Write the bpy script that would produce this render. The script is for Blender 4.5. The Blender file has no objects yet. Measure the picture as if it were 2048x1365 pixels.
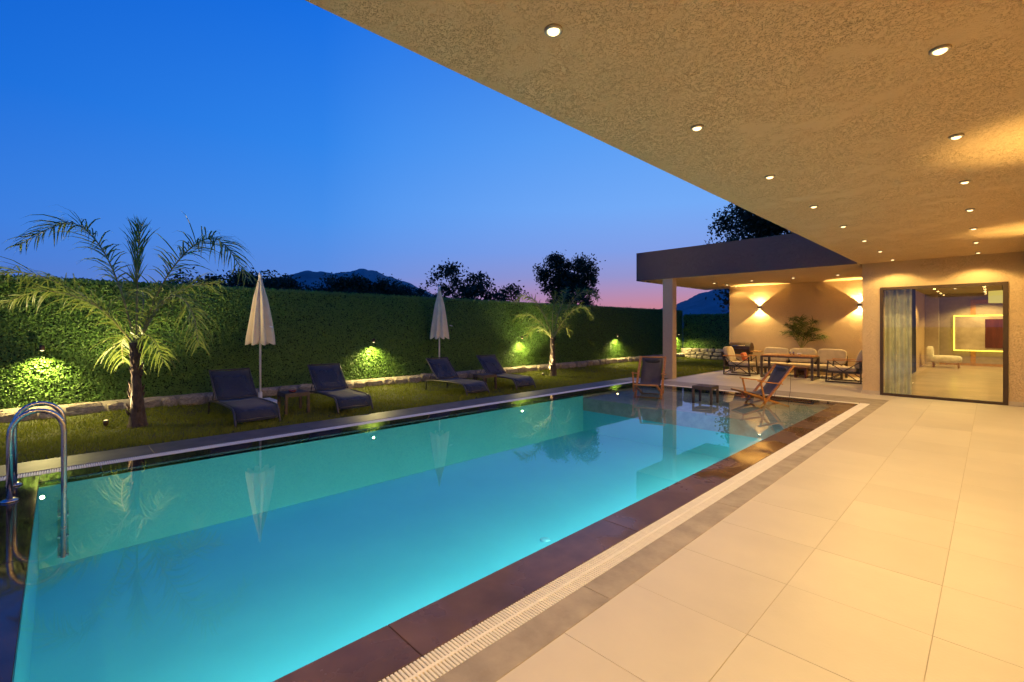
import bpy, math, random
import numpy as np
from mathutils import Vector, Matrix

random.seed(7)
RNG = np.random.default_rng(7)
R = math.radians
scene = bpy.context.scene
COL = scene.collection

# ------------------------------------------------------------------ camera
EYE = 1.55
YAW = math.atan(960.0 / 932.0)
cam = bpy.data.cameras.new('camera')
cam.sensor_width = 36.0
cam.lens = 932.0 / 2048.0 * 36.0
cam.shift_y = -28.5 / 2048.0
cam.clip_start = 0.05
cam.clip_end = 4000.0
camo = bpy.data.objects.new('camera', cam)
camo.location = (0, 0, EYE)
camo.rotation_euler = (R(90), 0, YAW)
COL.objects.link(camo)
scene.camera = camo

# ------------------------------------------------------------------ render / colour management
scene.render.engine = 'CYCLES'
scene.view_settings.view_transform = 'Standard'
scene.view_settings.look = 'None'
scene.view_settings.exposure = 0.0
scene.view_settings.gamma = 1.0
cy = scene.cycles
cy.use_denoising = True
cy.use_adaptive_sampling = True
cy.adaptive_threshold = 0.02
cy.max_bounces = 8
cy.diffuse_bounces = 4
cy.glossy_bounces = 4
cy.transmission_bounces = 6
cy.transparent_max_bounces = 12
cy.sample_clamp_indirect = 6.0
cy.caustics_reflective = False
cy.caustics_refractive = False


def lin(r, g, b):
    def f(c):
        c /= 255.0
        return c / 12.92 if c <= 0.04045 else ((c + 0.055) / 1.055) ** 2.4
    return (f(r), f(g), f(b), 1.0)


# ------------------------------------------------------------------ world: dusk sky after sunset
GLOW_AZ = R(-20)          # bearing of the afterglow, measured from +Y towards -X
world = bpy.data.worlds.new('World')
scene.world = world
world.use_nodes = True
nt = world.node_tree
nt.nodes.clear()


def wn(t, **kw):
    n = nt.nodes.new(t)
    for k, v in kw.items():
        setattr(n, k, v)
    return n


def ramp(tree, stops, interp='EASE'):
    n = tree.nodes.new('ShaderNodeValToRGB')
    cr = n.color_ramp
    cr.interpolation = interp
    while len(cr.elements) > 1:
        cr.elements.remove(cr.elements[-1])
    cr.elements[0].position, cr.elements[0].color = stops[0]
    for p, c in stops[1:]:
        e = cr.elements.new(p)
        e.color = c
    return n


def se(deg):
    return math.sin(R(deg))


tc = wn('ShaderNodeTexCoord')
sep = wn('ShaderNodeSeparateXYZ')
nt.links.new(tc.outputs['Generated'], sep.inputs[0])
r_glow = ramp(nt, [(0.0, lin(190, 112, 112)), (se(1.5), lin(208, 130, 140)), (se(3.2), lin(192, 138, 168)),
                   (se(6), lin(152, 150, 206)), (se(9), lin(130, 160, 232)), (se(14), lin(116, 171, 247)),
                   (se(22), lin(92, 159, 245)), (se(35), lin(46, 124, 230)), (se(60), lin(18, 88, 196)), (1.0, lin(12, 72, 174))], 'LINEAR')
r_mid = ramp(nt, [(0.0, lin(140, 124, 176)), (se(3), lin(122, 136, 206)), (se(6), lin(98, 144, 226)),
                  (se(12), lin(76, 148, 238)), (se(20), lin(54, 138, 238)), (se(35), lin(18, 110, 228)), (se(60), lin(10, 78, 186)), (1.0, lin(10, 68, 170))], 'LINEAR')
r_away = ramp(nt, [(0.0, lin(82, 106, 182)), (se(4), lin(74, 120, 206)), (se(9), lin(56, 124, 222)),
                   (se(20), lin(20, 106, 217)), (se(35), lin(0, 85, 200)), (se(60), lin(4, 68, 174)), (1.0, lin(6, 62, 164))], 'LINEAR')
for r_ in (r_glow, r_mid, r_away):
    nt.links.new(sep.outputs['Z'], r_.inputs[0])
flat = wn('ShaderNodeVectorMath', operation='MULTIPLY')
flat.inputs[1].default_value = (1, 1, 0)
nt.links.new(tc.outputs['Generated'], flat.inputs[0])
nrm = wn('ShaderNodeVectorMath', operation='NORMALIZE')
nt.links.new(flat.outputs[0], nrm.inputs[0])
dot = wn('ShaderNodeVectorMath', operation='DOT_PRODUCT')
dot.inputs[1].default_value = (math.sin(GLOW_AZ), math.cos(GLOW_AZ), 0)
nt.links.new(nrm.outputs[0], dot.inputs[0])
m1 = wn('ShaderNodeMapRange', interpolation_type='LINEAR')
m1.inputs['From Min'].default_value = math.cos(R(48))
m1.inputs['From Max'].default_value = math.cos(R(8))
nt.links.new(dot.outputs['Value'], m1.inputs['Value'])
m2 = wn('ShaderNodeMapRange', interpolation_type='LINEAR')
m2.inputs['From Min'].default_value = math.cos(R(80))
m2.inputs['From Max'].default_value = math.cos(R(40))
nt.links.new(dot.outputs['Value'], m2.inputs['Value'])
mixa = wn('ShaderNodeMixRGB')
nt.links.new(m2.outputs[0], mixa.inputs[0])
nt.links.new(r_away.outputs[0], mixa.inputs[1])
nt.links.new(r_mid.outputs[0], mixa.inputs[2])
mixb = wn('ShaderNodeMixRGB')
nt.links.new(m1.outputs[0], mixb.inputs[0])
nt.links.new(mixa.outputs[0], mixb.inputs[1])
nt.links.new(r_glow.outputs[0], mixb.inputs[2])
bg = wn('ShaderNodeBackground')
bg.inputs['Strength'].default_value = 1.0
nt.links.new(mixb.outputs[0], bg.inputs['Color'])
wo = wn('ShaderNodeOutputWorld')
nt.links.new(bg.outputs[0], wo.inputs[0])

# lamp colours and powers
WARM = (1.0, 0.65, 0.205)
P_DOWN = 62.0
P_PAV = 44.0
P_SCONCE = 230.0
P_HEDGE = 230.0
P_PALM = 470.0
P_POOL = 50.0

# ------------------------------------------------------------------ materials
MATS = {}


def material(name):
    m = bpy.data.materials.new(name)
    m.use_nodes = True
    t = m.node_tree
    t.nodes.clear()
    out = t.nodes.new('ShaderNodeOutputMaterial')
    MATS[name] = m
    return m, t, out


def pmat(name, col, rough=0.6, var=0.12, scale=8.0, bump=0.0, bscale=40.0, metal=0.0, spec=0.5, objvar=0.0,
         col2=None, detail=4.0, stretch=None, bdist=0.01, rvar=0.0, coat=0.0):
    """Principled material: base colour broken up by noise, a little fine relief, optional variation per object."""
    m, t, out = material(name)
    p = t.nodes.new('ShaderNodeBsdfPrincipled')
    p.inputs['Roughness'].default_value = rough
    p.inputs['Metallic'].default_value = metal
    p.inputs['Specular IOR Level'].default_value = spec
    p.inputs['Coat Weight'].default_value = coat
    tcn = t.nodes.new('ShaderNodeTexCoord')
    vec = tcn.outputs['Object']
    if stretch:
        mp = t.nodes.new('ShaderNodeMapping')
        mp.inputs['Scale'].default_value = stretch
        t.links.new(vec, mp.inputs[0])
        vec = mp.outputs[0]
    oi = t.nodes.new('ShaderNodeObjectInfo')
    add = t.nodes.new('ShaderNodeVectorMath')
    add.operation = 'ADD'
    sc_ = t.nodes.new('ShaderNodeVectorMath')
    sc_.operation = 'SCALE'
    sc_.inputs['Scale'].default_value = 1.0
    comb = t.nodes.new('ShaderNodeCombineXYZ')
    mul = t.nodes.new('ShaderNodeMath')
    mul.operation = 'MULTIPLY'
    mul.inputs[1].default_value = 37.0
    t.links.new(oi.outputs['Random'], mul.inputs[0])
    for k in range(3):
        t.links.new(mul.outputs[0], comb.inputs[k])
    t.links.new(vec, add.inputs[0])
    t.links.new(comb.outputs[0], add.inputs[1])
    nz = t.nodes.new('ShaderNodeTexNoise')
    nz.inputs['Scale'].default_value = scale
    nz.inputs['Detail'].default_value = detail
    nz.inputs['Roughness'].default_value = 0.6
    t.links.new(add.outputs[0], nz.inputs['Vector'])
    c2 = col2 if col2 else tuple(c * (1 - 2 * var) for c in col)
    cA = tuple(min(1, c * (1 + var)) for c in col) if not col2 else col
    rp = ramp(t, [(0.3, (*c2, 1)), (0.7, (*cA, 1))], 'LINEAR')
    t.links.new(nz.outputs['Fac'], rp.inputs[0])
    colout = rp.outputs[0]
    if objvar:
        hv = t.nodes.new('ShaderNodeHueSaturation')
        mr = t.nodes.new('ShaderNodeMapRange')
        mr.inputs['To Min'].default_value = 1 - objvar
        mr.inputs['To Max'].default_value = 1 + objvar
        t.links.new(oi.outputs['Random'], mr.inputs['Value'])
        t.links.new(mr.outputs[0], hv.inputs['Value'])
        t.links.new(colout, hv.inputs['Color'])
        colout = hv.outputs[0]
    t.links.new(colout, p.inputs['Base Color'])
    if rvar:
        mr = t.nodes.new('ShaderNodeMapRange')
        mr.inputs['To Min'].default_value = max(0.0, rough - rvar)
        mr.inputs['To Max'].default_value = rough + rvar
        t.links.new(nz.outputs['Fac'], mr.inputs['Value'])
        t.links.new(mr.outputs[0], p.inputs['Roughness'])
    if bump:
        nb = t.nodes.new('ShaderNodeTexNoise')
        nb.inputs['Scale'].default_value = bscale
        nb.inputs['Detail'].default_value = 3.0
        t.links.new(add.outputs[0], nb.inputs['Vector'])
        bp = t.nodes.new('ShaderNodeBump')
        bp.inputs['Strength'].default_value = bump
        bp.inputs['Distance'].default_value = bdist
        t.links.new(nb.outputs['Fac'], bp.inputs['Height'])
        t.links.new(bp.outputs[0], p.inputs['Normal'])
    t.links.new(p.outputs[0], out.inputs[0])
    return m


def emat(name, col, strength):
    m, t, out = material(name)
    e = t.nodes.new('ShaderNodeEmission')
    e.inputs['Color'].default_value = (*col, 1)
    e.inputs['Strength'].default_value = strength
    t.links.new(e.outputs[0], out.inputs[0])
    return m


def leafmat(name, col, col2, trans=0.35, rough=0.45, objvar=0.0, spec=0.4):
    """Leaf: colour varies over the plant, some light passes through the blade."""
    m, t, out = material(name)
    tcn = t.nodes.new('ShaderNodeTexCoord')
    nz = t.nodes.new('ShaderNodeTexNoise')
    nz.inputs['Scale'].default_value = 9.0
    nz.inputs['Detail'].default_value = 6.0
    nz.inputs['Roughness'].default_value = 0.8
    t.links.new(tcn.outputs['Object'], nz.inputs['Vector'])
    rp = ramp(t, [(0.35, (*col2, 1)), (0.65, (*col, 1))], 'LINEAR')
    t.links.new(nz.outputs['Fac'], rp.inputs[0])
    p = t.nodes.new('ShaderNodeBsdfPrincipled')
    p.inputs['Roughness'].default_value = rough
    p.inputs['Specular IOR Level'].default_value = spec
    t.links.new(rp.outputs[0], p.inputs['Base Color'])
    tr = t.nodes.new('ShaderNodeBsdfTranslucent')
    t.links.new(rp.outputs[0], tr.inputs['Color'])
    mx = t.nodes.new('ShaderNodeMixShader')
    mx.inputs[0].default_value = trans
    t.links.new(p.outputs[0], mx.inputs[1])
    t.links.new(tr.outputs[0], mx.inputs[2])
    t.links.new(mx.outputs[0], out.inputs[0])
    return m


def sheetmat(name, tint, refl_rough=0.0, ripple=0.0, f0=0.02, rscale=1.2, power=5.0):
    """Clear sheet (water surface, window glass): Schlick reflection over a tinted see-through layer."""
    m, t, out = material(name)
    lw = t.nodes.new('ShaderNodeLayerWeight')
    lw.inputs['Blend'].default_value = 0.5
    pw = t.nodes.new('ShaderNodeMath')
    pw.operation = 'POWER'
    pw.inputs[1].default_value = power
    t.links.new(lw.outputs['Facing'], pw.inputs[0])
    mr = t.nodes.new('ShaderNodeMapRange')
    mr.inputs['To Min'].default_value = f0
    mr.inputs['To Max'].default_value = 1.0
    t.links.new(pw.outputs[0], mr.inputs['Value'])
    tr = t.nodes.new('ShaderNodeBsdfTransparent')
    tr.inputs['Color'].default_value = (*tint, 1)
    gl = t.nodes.new('ShaderNodeBsdfGlossy')
    gl.inputs['Roughness'].default_value = refl_rough
    if ripple:
        tcn = t.nodes.new('ShaderNodeTexCoord')
        nz = t.nodes.new('ShaderNodeTexNoise')
        nz.inputs['Scale'].default_value = rscale
        nz.inputs['Detail'].default_value = 3.0
        t.links.new(tcn.outputs['Object'], nz.inputs['Vector'])
        bp = t.nodes.new('ShaderNodeBump')
        bp.inputs['Strength'].default_value = ripple
        bp.inputs['Distance'].default_value = 0.01
        t.links.new(nz.outputs['Fac'], bp.inputs['Height'])
        t.links.new(bp.outputs[0], gl.inputs['Normal'])
    mx = t.nodes.new('ShaderNodeMixShader')
    t.links.new(mr.outputs[0], mx.inputs[0])
    t.links.new(tr.outputs[0], mx.inputs[1])
    t.links.new(gl.outputs[0], mx.inputs[2])
    t.links.new(mx.outputs[0], out.inputs[0])
    return m


def clothmat(name, col, see=0.0, weave=900.0, rough=0.8, var=0.1):
    """Woven fabric, optionally an open mesh one can partly see through."""
    m, t, out = material(name)
    p = t.nodes.new('ShaderNodeBsdfPrincipled')
    p.inputs['Roughness'].default_value = rough
    p.inputs['Sheen Weight'].default_value = 0.15
    tcn = t.nodes.new('ShaderNodeTexCoord')
    nz = t.nodes.new('ShaderNodeTexNoise')
    nz.inputs['Scale'].default_value = 6.0
    nz.inputs['Detail'].default_value = 5.0
    t.links.new(tcn.outputs['Object'], nz.inputs['Vector'])
    rp = ramp(t, [(0.3, (*[c * (1 - 2 * var) for c in col], 1)), (0.7, (*[min(1, c * (1 + var)) for c in col], 1))], 'LINEAR')
    t.links.new(nz.outputs['Fac'], rp.inputs[0])
    t.links.new(rp.outputs[0], p.inputs['Base Color'])
    nb = t.nodes.new('ShaderNodeTexNoise')
    nb.inputs['Scale'].default_value = 14.0
    nb.inputs['Detail'].default_value = 4.0
    t.links.new(tcn.outputs['Object'], nb.inputs['Vector'])
    bp = t.nodes.new('ShaderNodeBump')
    bp.inputs['Strength'].default_value = 0.25
    bp.inputs['Distance'].default_value = 0.02
    t.links.new(nb.outputs['Fac'], bp.inputs['Height'])
    t.links.new(bp.outputs[0], p.inputs['Normal'])
    if see:
        tr = t.nodes.new('ShaderNodeBsdfTransparent')
        mx = t.nodes.new('ShaderNodeMixShader')
        mx.inputs[0].default_value = see
        t.links.new(p.outputs[0], mx.inputs[1])
        t.links.new(tr.outputs[0], mx.inputs[2])
        t.links.new(mx.outputs[0], out.inputs[0])
    else:
        t.links.new(p.outputs[0], out.inputs[0])
    return m


def stuccomat(name, col, rough=0.9, s=1.0, pit_shade=0.55):
    """Trowelled scratch plaster: worm-shaped grooves in patches between smoother fields."""
    m, t, out = material(name)
    p = t.nodes.new('ShaderNodeBsdfPrincipled')
    p.inputs['Roughness'].default_value = rough
    p.inputs['Specular IOR Level'].default_value = 0.2
    tcn = t.nodes.new('ShaderNodeTexCoord')
    big = t.nodes.new('ShaderNodeTexNoise')
    big.inputs['Scale'].default_value = 2.2 * s
    big.inputs['Detail'].default_value = 5.0
    big.inputs['Roughness'].default_value = 0.65
    t.links.new(tcn.outputs['Object'], big.inputs['Vector'])
    worm = t.nodes.new('ShaderNodeTexNoise')
    worm.inputs['Scale'].default_value = 58.0 * s
    worm.inputs['Detail'].default_value = 2.5
    worm.inputs['Roughness'].default_value = 0.62
    worm.inputs['Distortion'].default_value = 1.1
    t.links.new(tcn.outputs['Object'], worm.inputs['Vector'])
    # narrow band of the noise = thin curved grooves
    band = ramp(t, [(0.415, (1, 1, 1, 1)), (0.45, (0, 0, 0, 1)), (0.48, (1, 1, 1, 1))], 'LINEAR')
    t.links.new(worm.outputs['Fac'], band.inputs[0])
    patch = ramp(t, [(0.36, (0, 0, 0, 1)), (0.56, (1, 1, 1, 1))], 'LINEAR')
    t.links.new(big.outputs['Fac'], patch.inputs[0])
    mg = t.nodes.new('ShaderNodeMixRGB')          # height: 1 on smooth field, groove where the patch is rough
    t.links.new(patch.outputs[0], mg.inputs[0])
    mg.inputs[1].default_value = (1, 1, 1, 1)
    t.links.new(band.outputs[0], mg.inputs[2])
    fine = t.nodes.new('ShaderNodeTexNoise')
    fine.inputs['Scale'].default_value = 90.0 * s
    fine.inputs['Detail'].default_value = 3.0
    t.links.new(tcn.outputs['Object'], fine.inputs['Vector'])
    ad = t.nodes.new('ShaderNodeMath')
    ad.operation = 'MULTIPLY_ADD'
    ad.inputs[1].default_value = 0.35
    t.links.new(fine.outputs['Fac'], ad.inputs[0])
    t.links.new(mg.outputs[0], ad.inputs[2])
    bp = t.nodes.new('ShaderNodeBump')
    bp.inputs['Strength'].default_value = 0.75
    bp.inputs['Distance'].default_value = 0.009
    t.links.new(ad.outputs[0], bp.inputs['Height'])
    t.links.new(bp.outputs[0], p.inputs['Normal'])
    cm = t.nodes.new('ShaderNodeMixRGB')
    t.links.new(mg.outputs[0], cm.inputs[0])
    cm.inputs[1].default_value = (*[c * pit_shade for c in col], 1)  # shade of the grooves painted into the plaster colour
    cm.inputs[2].default_value = (*col, 1)
    bl = t.nodes.new('ShaderNodeMixRGB')
    bl.blend_type = 'MULTIPLY'
    bl.inputs[0].default_value = 1.0
    vr = ramp(t, [(0.3, (0.90, 0.90, 0.90, 1)), (0.7, (1.05, 1.05, 1.05, 1))], 'LINEAR')
    t.links.new(big.outputs['Fac'], vr.inputs[0])
    t.links.new(cm.outputs[0], bl.inputs[1])
    t.links.new(vr.outputs[0], bl.inputs[2])
    t.links.new(bl.outputs[0], p.inputs['Base Color'])
    t.links.new(p.outputs[0], out.inputs[0])
    return m


M_STUCCO = stuccomat('ceiling_stucco', (0.72, 0.525, 0.30), s=1.0, pit_shade=0.46)
M_WALL = stuccomat('wall_stucco', (0.62, 0.465, 0.29), s=0.7, pit_shade=0.72)
M_FASCIA = stuccomat('fascia_stucco', (0.20, 0.135, 0.11), s=0.7, pit_shade=0.85)
M_TILE = pmat('floor_tile', (0.60, 0.545, 0.455), rough=0.42, var=0.035, scale=1.7, bump=0.08, bscale=60, objvar=0.04, rvar=0.08)
M_GROUT = pmat('grout', (0.47, 0.40, 0.31), rough=0.9)
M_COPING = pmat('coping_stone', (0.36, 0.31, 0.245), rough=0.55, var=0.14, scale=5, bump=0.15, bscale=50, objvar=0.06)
M_COPINGD = pmat('dark_coping_stone', (0.115, 0.100, 0.095), rough=0.5, var=0.18, scale=5, bump=0.15, bscale=50, objvar=0.1)  # darker coping for the lawn and ladder sides
M_LIP = pmat('wet_lip_stone', (0.125, 0.072, 0.045), rough=0.22, var=0.2, scale=2.4, bump=0.04, bscale=24, objvar=0.06, spec=0.3)
_t = M_LIP.node_tree
_p = [n for n in _t.nodes if n.type == 'BSDF_PRINCIPLED'][0]
_tc = _t.nodes.new('ShaderNodeTexCoord')
_n = _t.nodes.new('ShaderNodeTexNoise')            # standing water in places, merely damp in others
_n.inputs['Scale'].default_value = 0.9
_n.inputs['Detail'].default_value = 6.0
_g = _t.nodes.new('ShaderNodeNewGeometry')
_t.links.new(_g.outputs['Position'], _n.inputs['Vector'])
_r = ramp(_t, [(0.43, (0.04, 0.04, 0.04, 1)), (0.54, (0.42, 0.42, 0.42, 1))], 'LINEAR')
_t.links.new(_n.outputs['Fac'], _r.inputs[0])
_t.links.new(_r.outputs[0], _p.inputs['Roughness'])
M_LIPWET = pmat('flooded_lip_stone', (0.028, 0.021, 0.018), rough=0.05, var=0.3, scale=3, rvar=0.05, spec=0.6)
M_GRATE = pmat('grate_plastic', (0.84, 0.80, 0.70), rough=0.5, var=0.04)
M_CHANNEL = pmat('drain_channel', (0.05, 0.045, 0.04), rough=0.8)
M_BASIN = pmat('basin_plaster', (0.11, 0.66, 0.70), rough=0.6, var=0.05, scale=1.2, bump=0.05, bscale=30, col2=(0.095, 0.61, 0.66))
M_SHELF = pmat('shelf_stone', (0.40, 0.37, 0.32), rough=0.6, var=0.15, scale=7, bump=0.1)
M_INLET = pmat('inlet_plastic', (0.16, 0.58, 0.63), rough=0.5)
M_WATER = sheetmat('water', (0.80, 0.965, 0.985), ripple=0.035, rscale=1.6, f0=0.025, power=4.6)
M_GLASS = sheetmat('window_glass', (0.90, 0.92, 0.90), f0=0.085)
M_CHROME = pmat('stainless_steel', (0.62, 0.56, 0.49), rough=0.26, metal=1.0, var=0.05, rvar=0.05)
M_LAWN = pmat('lawn_soil', (0.055, 0.075, 0.018), rough=0.95, scale=3.0, col2=(0.05, 0.045, 0.02), bump=0.6, bscale=25, bdist=0.03)
M_GROUND = pmat('field', (0.06, 0.075, 0.03), rough=1.0, scale=0.05, var=0.3)
M_GRASS = leafmat('grass_blade', (0.24, 0.265, 0.028), (0.13, 0.155, 0.02), trans=0.35, rough=0.6, spec=0.2)
M_HEDGE = leafmat('hedge_leaf', (0.16, 0.31, 0.05), (0.09, 0.19, 0.035), trans=0.2, rough=0.42)
M_HEDGEB = pmat('hedge_backing', (0.03, 0.055, 0.015), rough=1.0)
M_STONE = pmat('kerb_stone', (0.36, 0.30, 0.23), rough=0.9, var=0.25, scale=9, bump=0.5, bscale=22, objvar=0.18, bdist=0.02)
M_MORTAR = pmat('mortar', (0.30, 0.26, 0.21), rough=0.95, var=0.2, bump=0.4, bscale=25)
M_PALM = leafmat('palm_leaf', (0.23, 0.29, 0.05), (0.13, 0.19, 0.035), trans=0.42, rough=0.4)
M_POTPALM = leafmat('pot_palm_leaf', (0.085, 0.125, 0.03), (0.04, 0.07, 0.02), trans=0.25, rough=0.4)
M_RACHIS = pmat('palm_stalk', (0.26, 0.24, 0.085), rough=0.5, var=0.2)
M_TRUNK = pmat('palm_trunk', (0.105, 0.072, 0.05), rough=0.95, var=0.35, scale=14, bump=0.9, bscale=30, bdist=0.03, stretch=(1, 1, 0.35))
M_DARKLEAF = leafmat('tree_leaf', (0.040, 0.060, 0.020), (0.022, 0.036, 0.013), trans=0.15, rough=0.6)
M_BARK = pmat('bark', (0.07, 0.05, 0.038), rough=0.95, var=0.3, bump=0.5)
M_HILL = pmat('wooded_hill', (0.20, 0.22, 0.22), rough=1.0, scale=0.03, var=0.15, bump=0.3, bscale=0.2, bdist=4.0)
M_SLING = clothmat('lounger_sling', (0.030, 0.033, 0.052), see=0.2, rough=0.75)
M_FRAME = pmat('lounger_frame', (0.075, 0.068, 0.062), rough=0.4, metal=0.3, var=0.1)
M_RATTAN = pmat('table_resin', (0.085, 0.058, 0.043), rough=0.55, var=0.2, bump=0.3, bscale=120)
M_CANVAS = clothmat('umbrella_canvas', (0.97, 0.77, 0.44), rough=0.9, var=0.06)
M_WHITE = pmat('white_paint', (0.78, 0.76, 0.72), rough=0.45, var=0.04)
M_WOOD = pmat('deckchair_wood', (0.55, 0.22, 0.045), rough=0.42, var=0.25, scale=10, stretch=(1, 1, 6), bump=0.1)
M_WOODTOP = pmat('table_wood', (0.50, 0.215, 0.055), rough=0.38, var=0.2, scale=6, stretch=(1, 9, 1), bump=0.08, objvar=0.1)
M_DECKCLOTH = clothmat('deckchair_cloth', (0.075, 0.062, 0.062), rough=0.85)
M_PILLOW = clothmat('deckchair_pillow', (0.028, 0.030, 0.048), rough=0.7)
M_METAL = pmat('dark_frame_metal', (0.085, 0.062, 0.045), rough=0.45, metal=0.2, var=0.1)
M_CUSHION = clothmat('beige_cushion', (0.47, 0.385, 0.285), rough=0.9, var=0.07)
M_ORANGE = clothmat('orange_cloth', (0.60, 0.13, 0.025), rough=0.8)
M_GRILL = pmat('grill_enamel', (0.055, 0.030, 0.020), rough=0.35, var=0.2)
M_POT = pmat('plant_pot', (0.16, 0.065, 0.035), rough=0.7, var=0.2)
M_DOORFRAME = pmat('door_frame_bronze', (0.050, 0.026, 0.014), rough=0.4, metal=0.2, var=0.1)
M_SKIRT = pmat('skirting', (0.50, 0.42, 0.32), rough=0.6, var=0.05)
M_TRIM = pmat('lamp_trim', (0.45, 0.40, 0.34), rough=0.35, metal=0.6, var=0.05)
M_LENS = emat('lamp_lens', (1.0, 0.76, 0.36), 3.2)
M_LENSD = emat('sconce_lens', (1.0, 0.78, 0.46), 22.0)
M_LENSH = emat('garden_lens', (1.0, 0.80, 0.36), 3.0)
M_LENSP = emat('added_strip_lens', (0.6, 0.95, 1.0), 0.6)
M_LED = emat('led_strip', (1.0, 0.72, 0.07), 3.4)
M_ROOMWALL = pmat('room_wall', (0.36, 0.30, 0.235), rough=0.9, var=0.05)
M_ROOMFLOOR = pmat('room_floor', (0.46, 0.37, 0.27), rough=0.25, var=0.08, scale=1.5)
M_SHEER = clothmat('sheer_curtain', (0.56, 0.58, 0.48), see=0.0, rough=0.9)
M_DRAPE = clothmat('navy_drape', (0.030, 0.033, 0.060), rough=0.8)
M_MARBLE = pmat('marble', (0.70, 0.62, 0.48), rough=0.3, scale=2.2, col2=(0.42, 0.34, 0.24), detail=9)
M_REDWOOD = pmat('red_wood', (0.13, 0.035, 0.016), rough=0.35, var=0.2, stretch=(1, 1, 0.2))
M_OAK = pmat('oak', (0.46, 0.24, 0.07), rough=0.45, var=0.15)
M_FUR = clothmat('white_throw', (0.74, 0.71, 0.60), rough=0.95)
M_SHADE = emat('lamp_shade_glow', (1.0, 0.74, 0.16), 0.75)
M_BULB = emat('far_lamp_glow', (0.8, 1.0, 0.9), 3.0)
M_DISH = pmat('dish_glaze', (0.16, 0.03, 0.025), rough=0.25, var=0.1)
M_PALEROOF = pmat('pale_roof_sheet', (0.50, 0.50, 0.52), rough=0.7, var=0.1)


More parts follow.
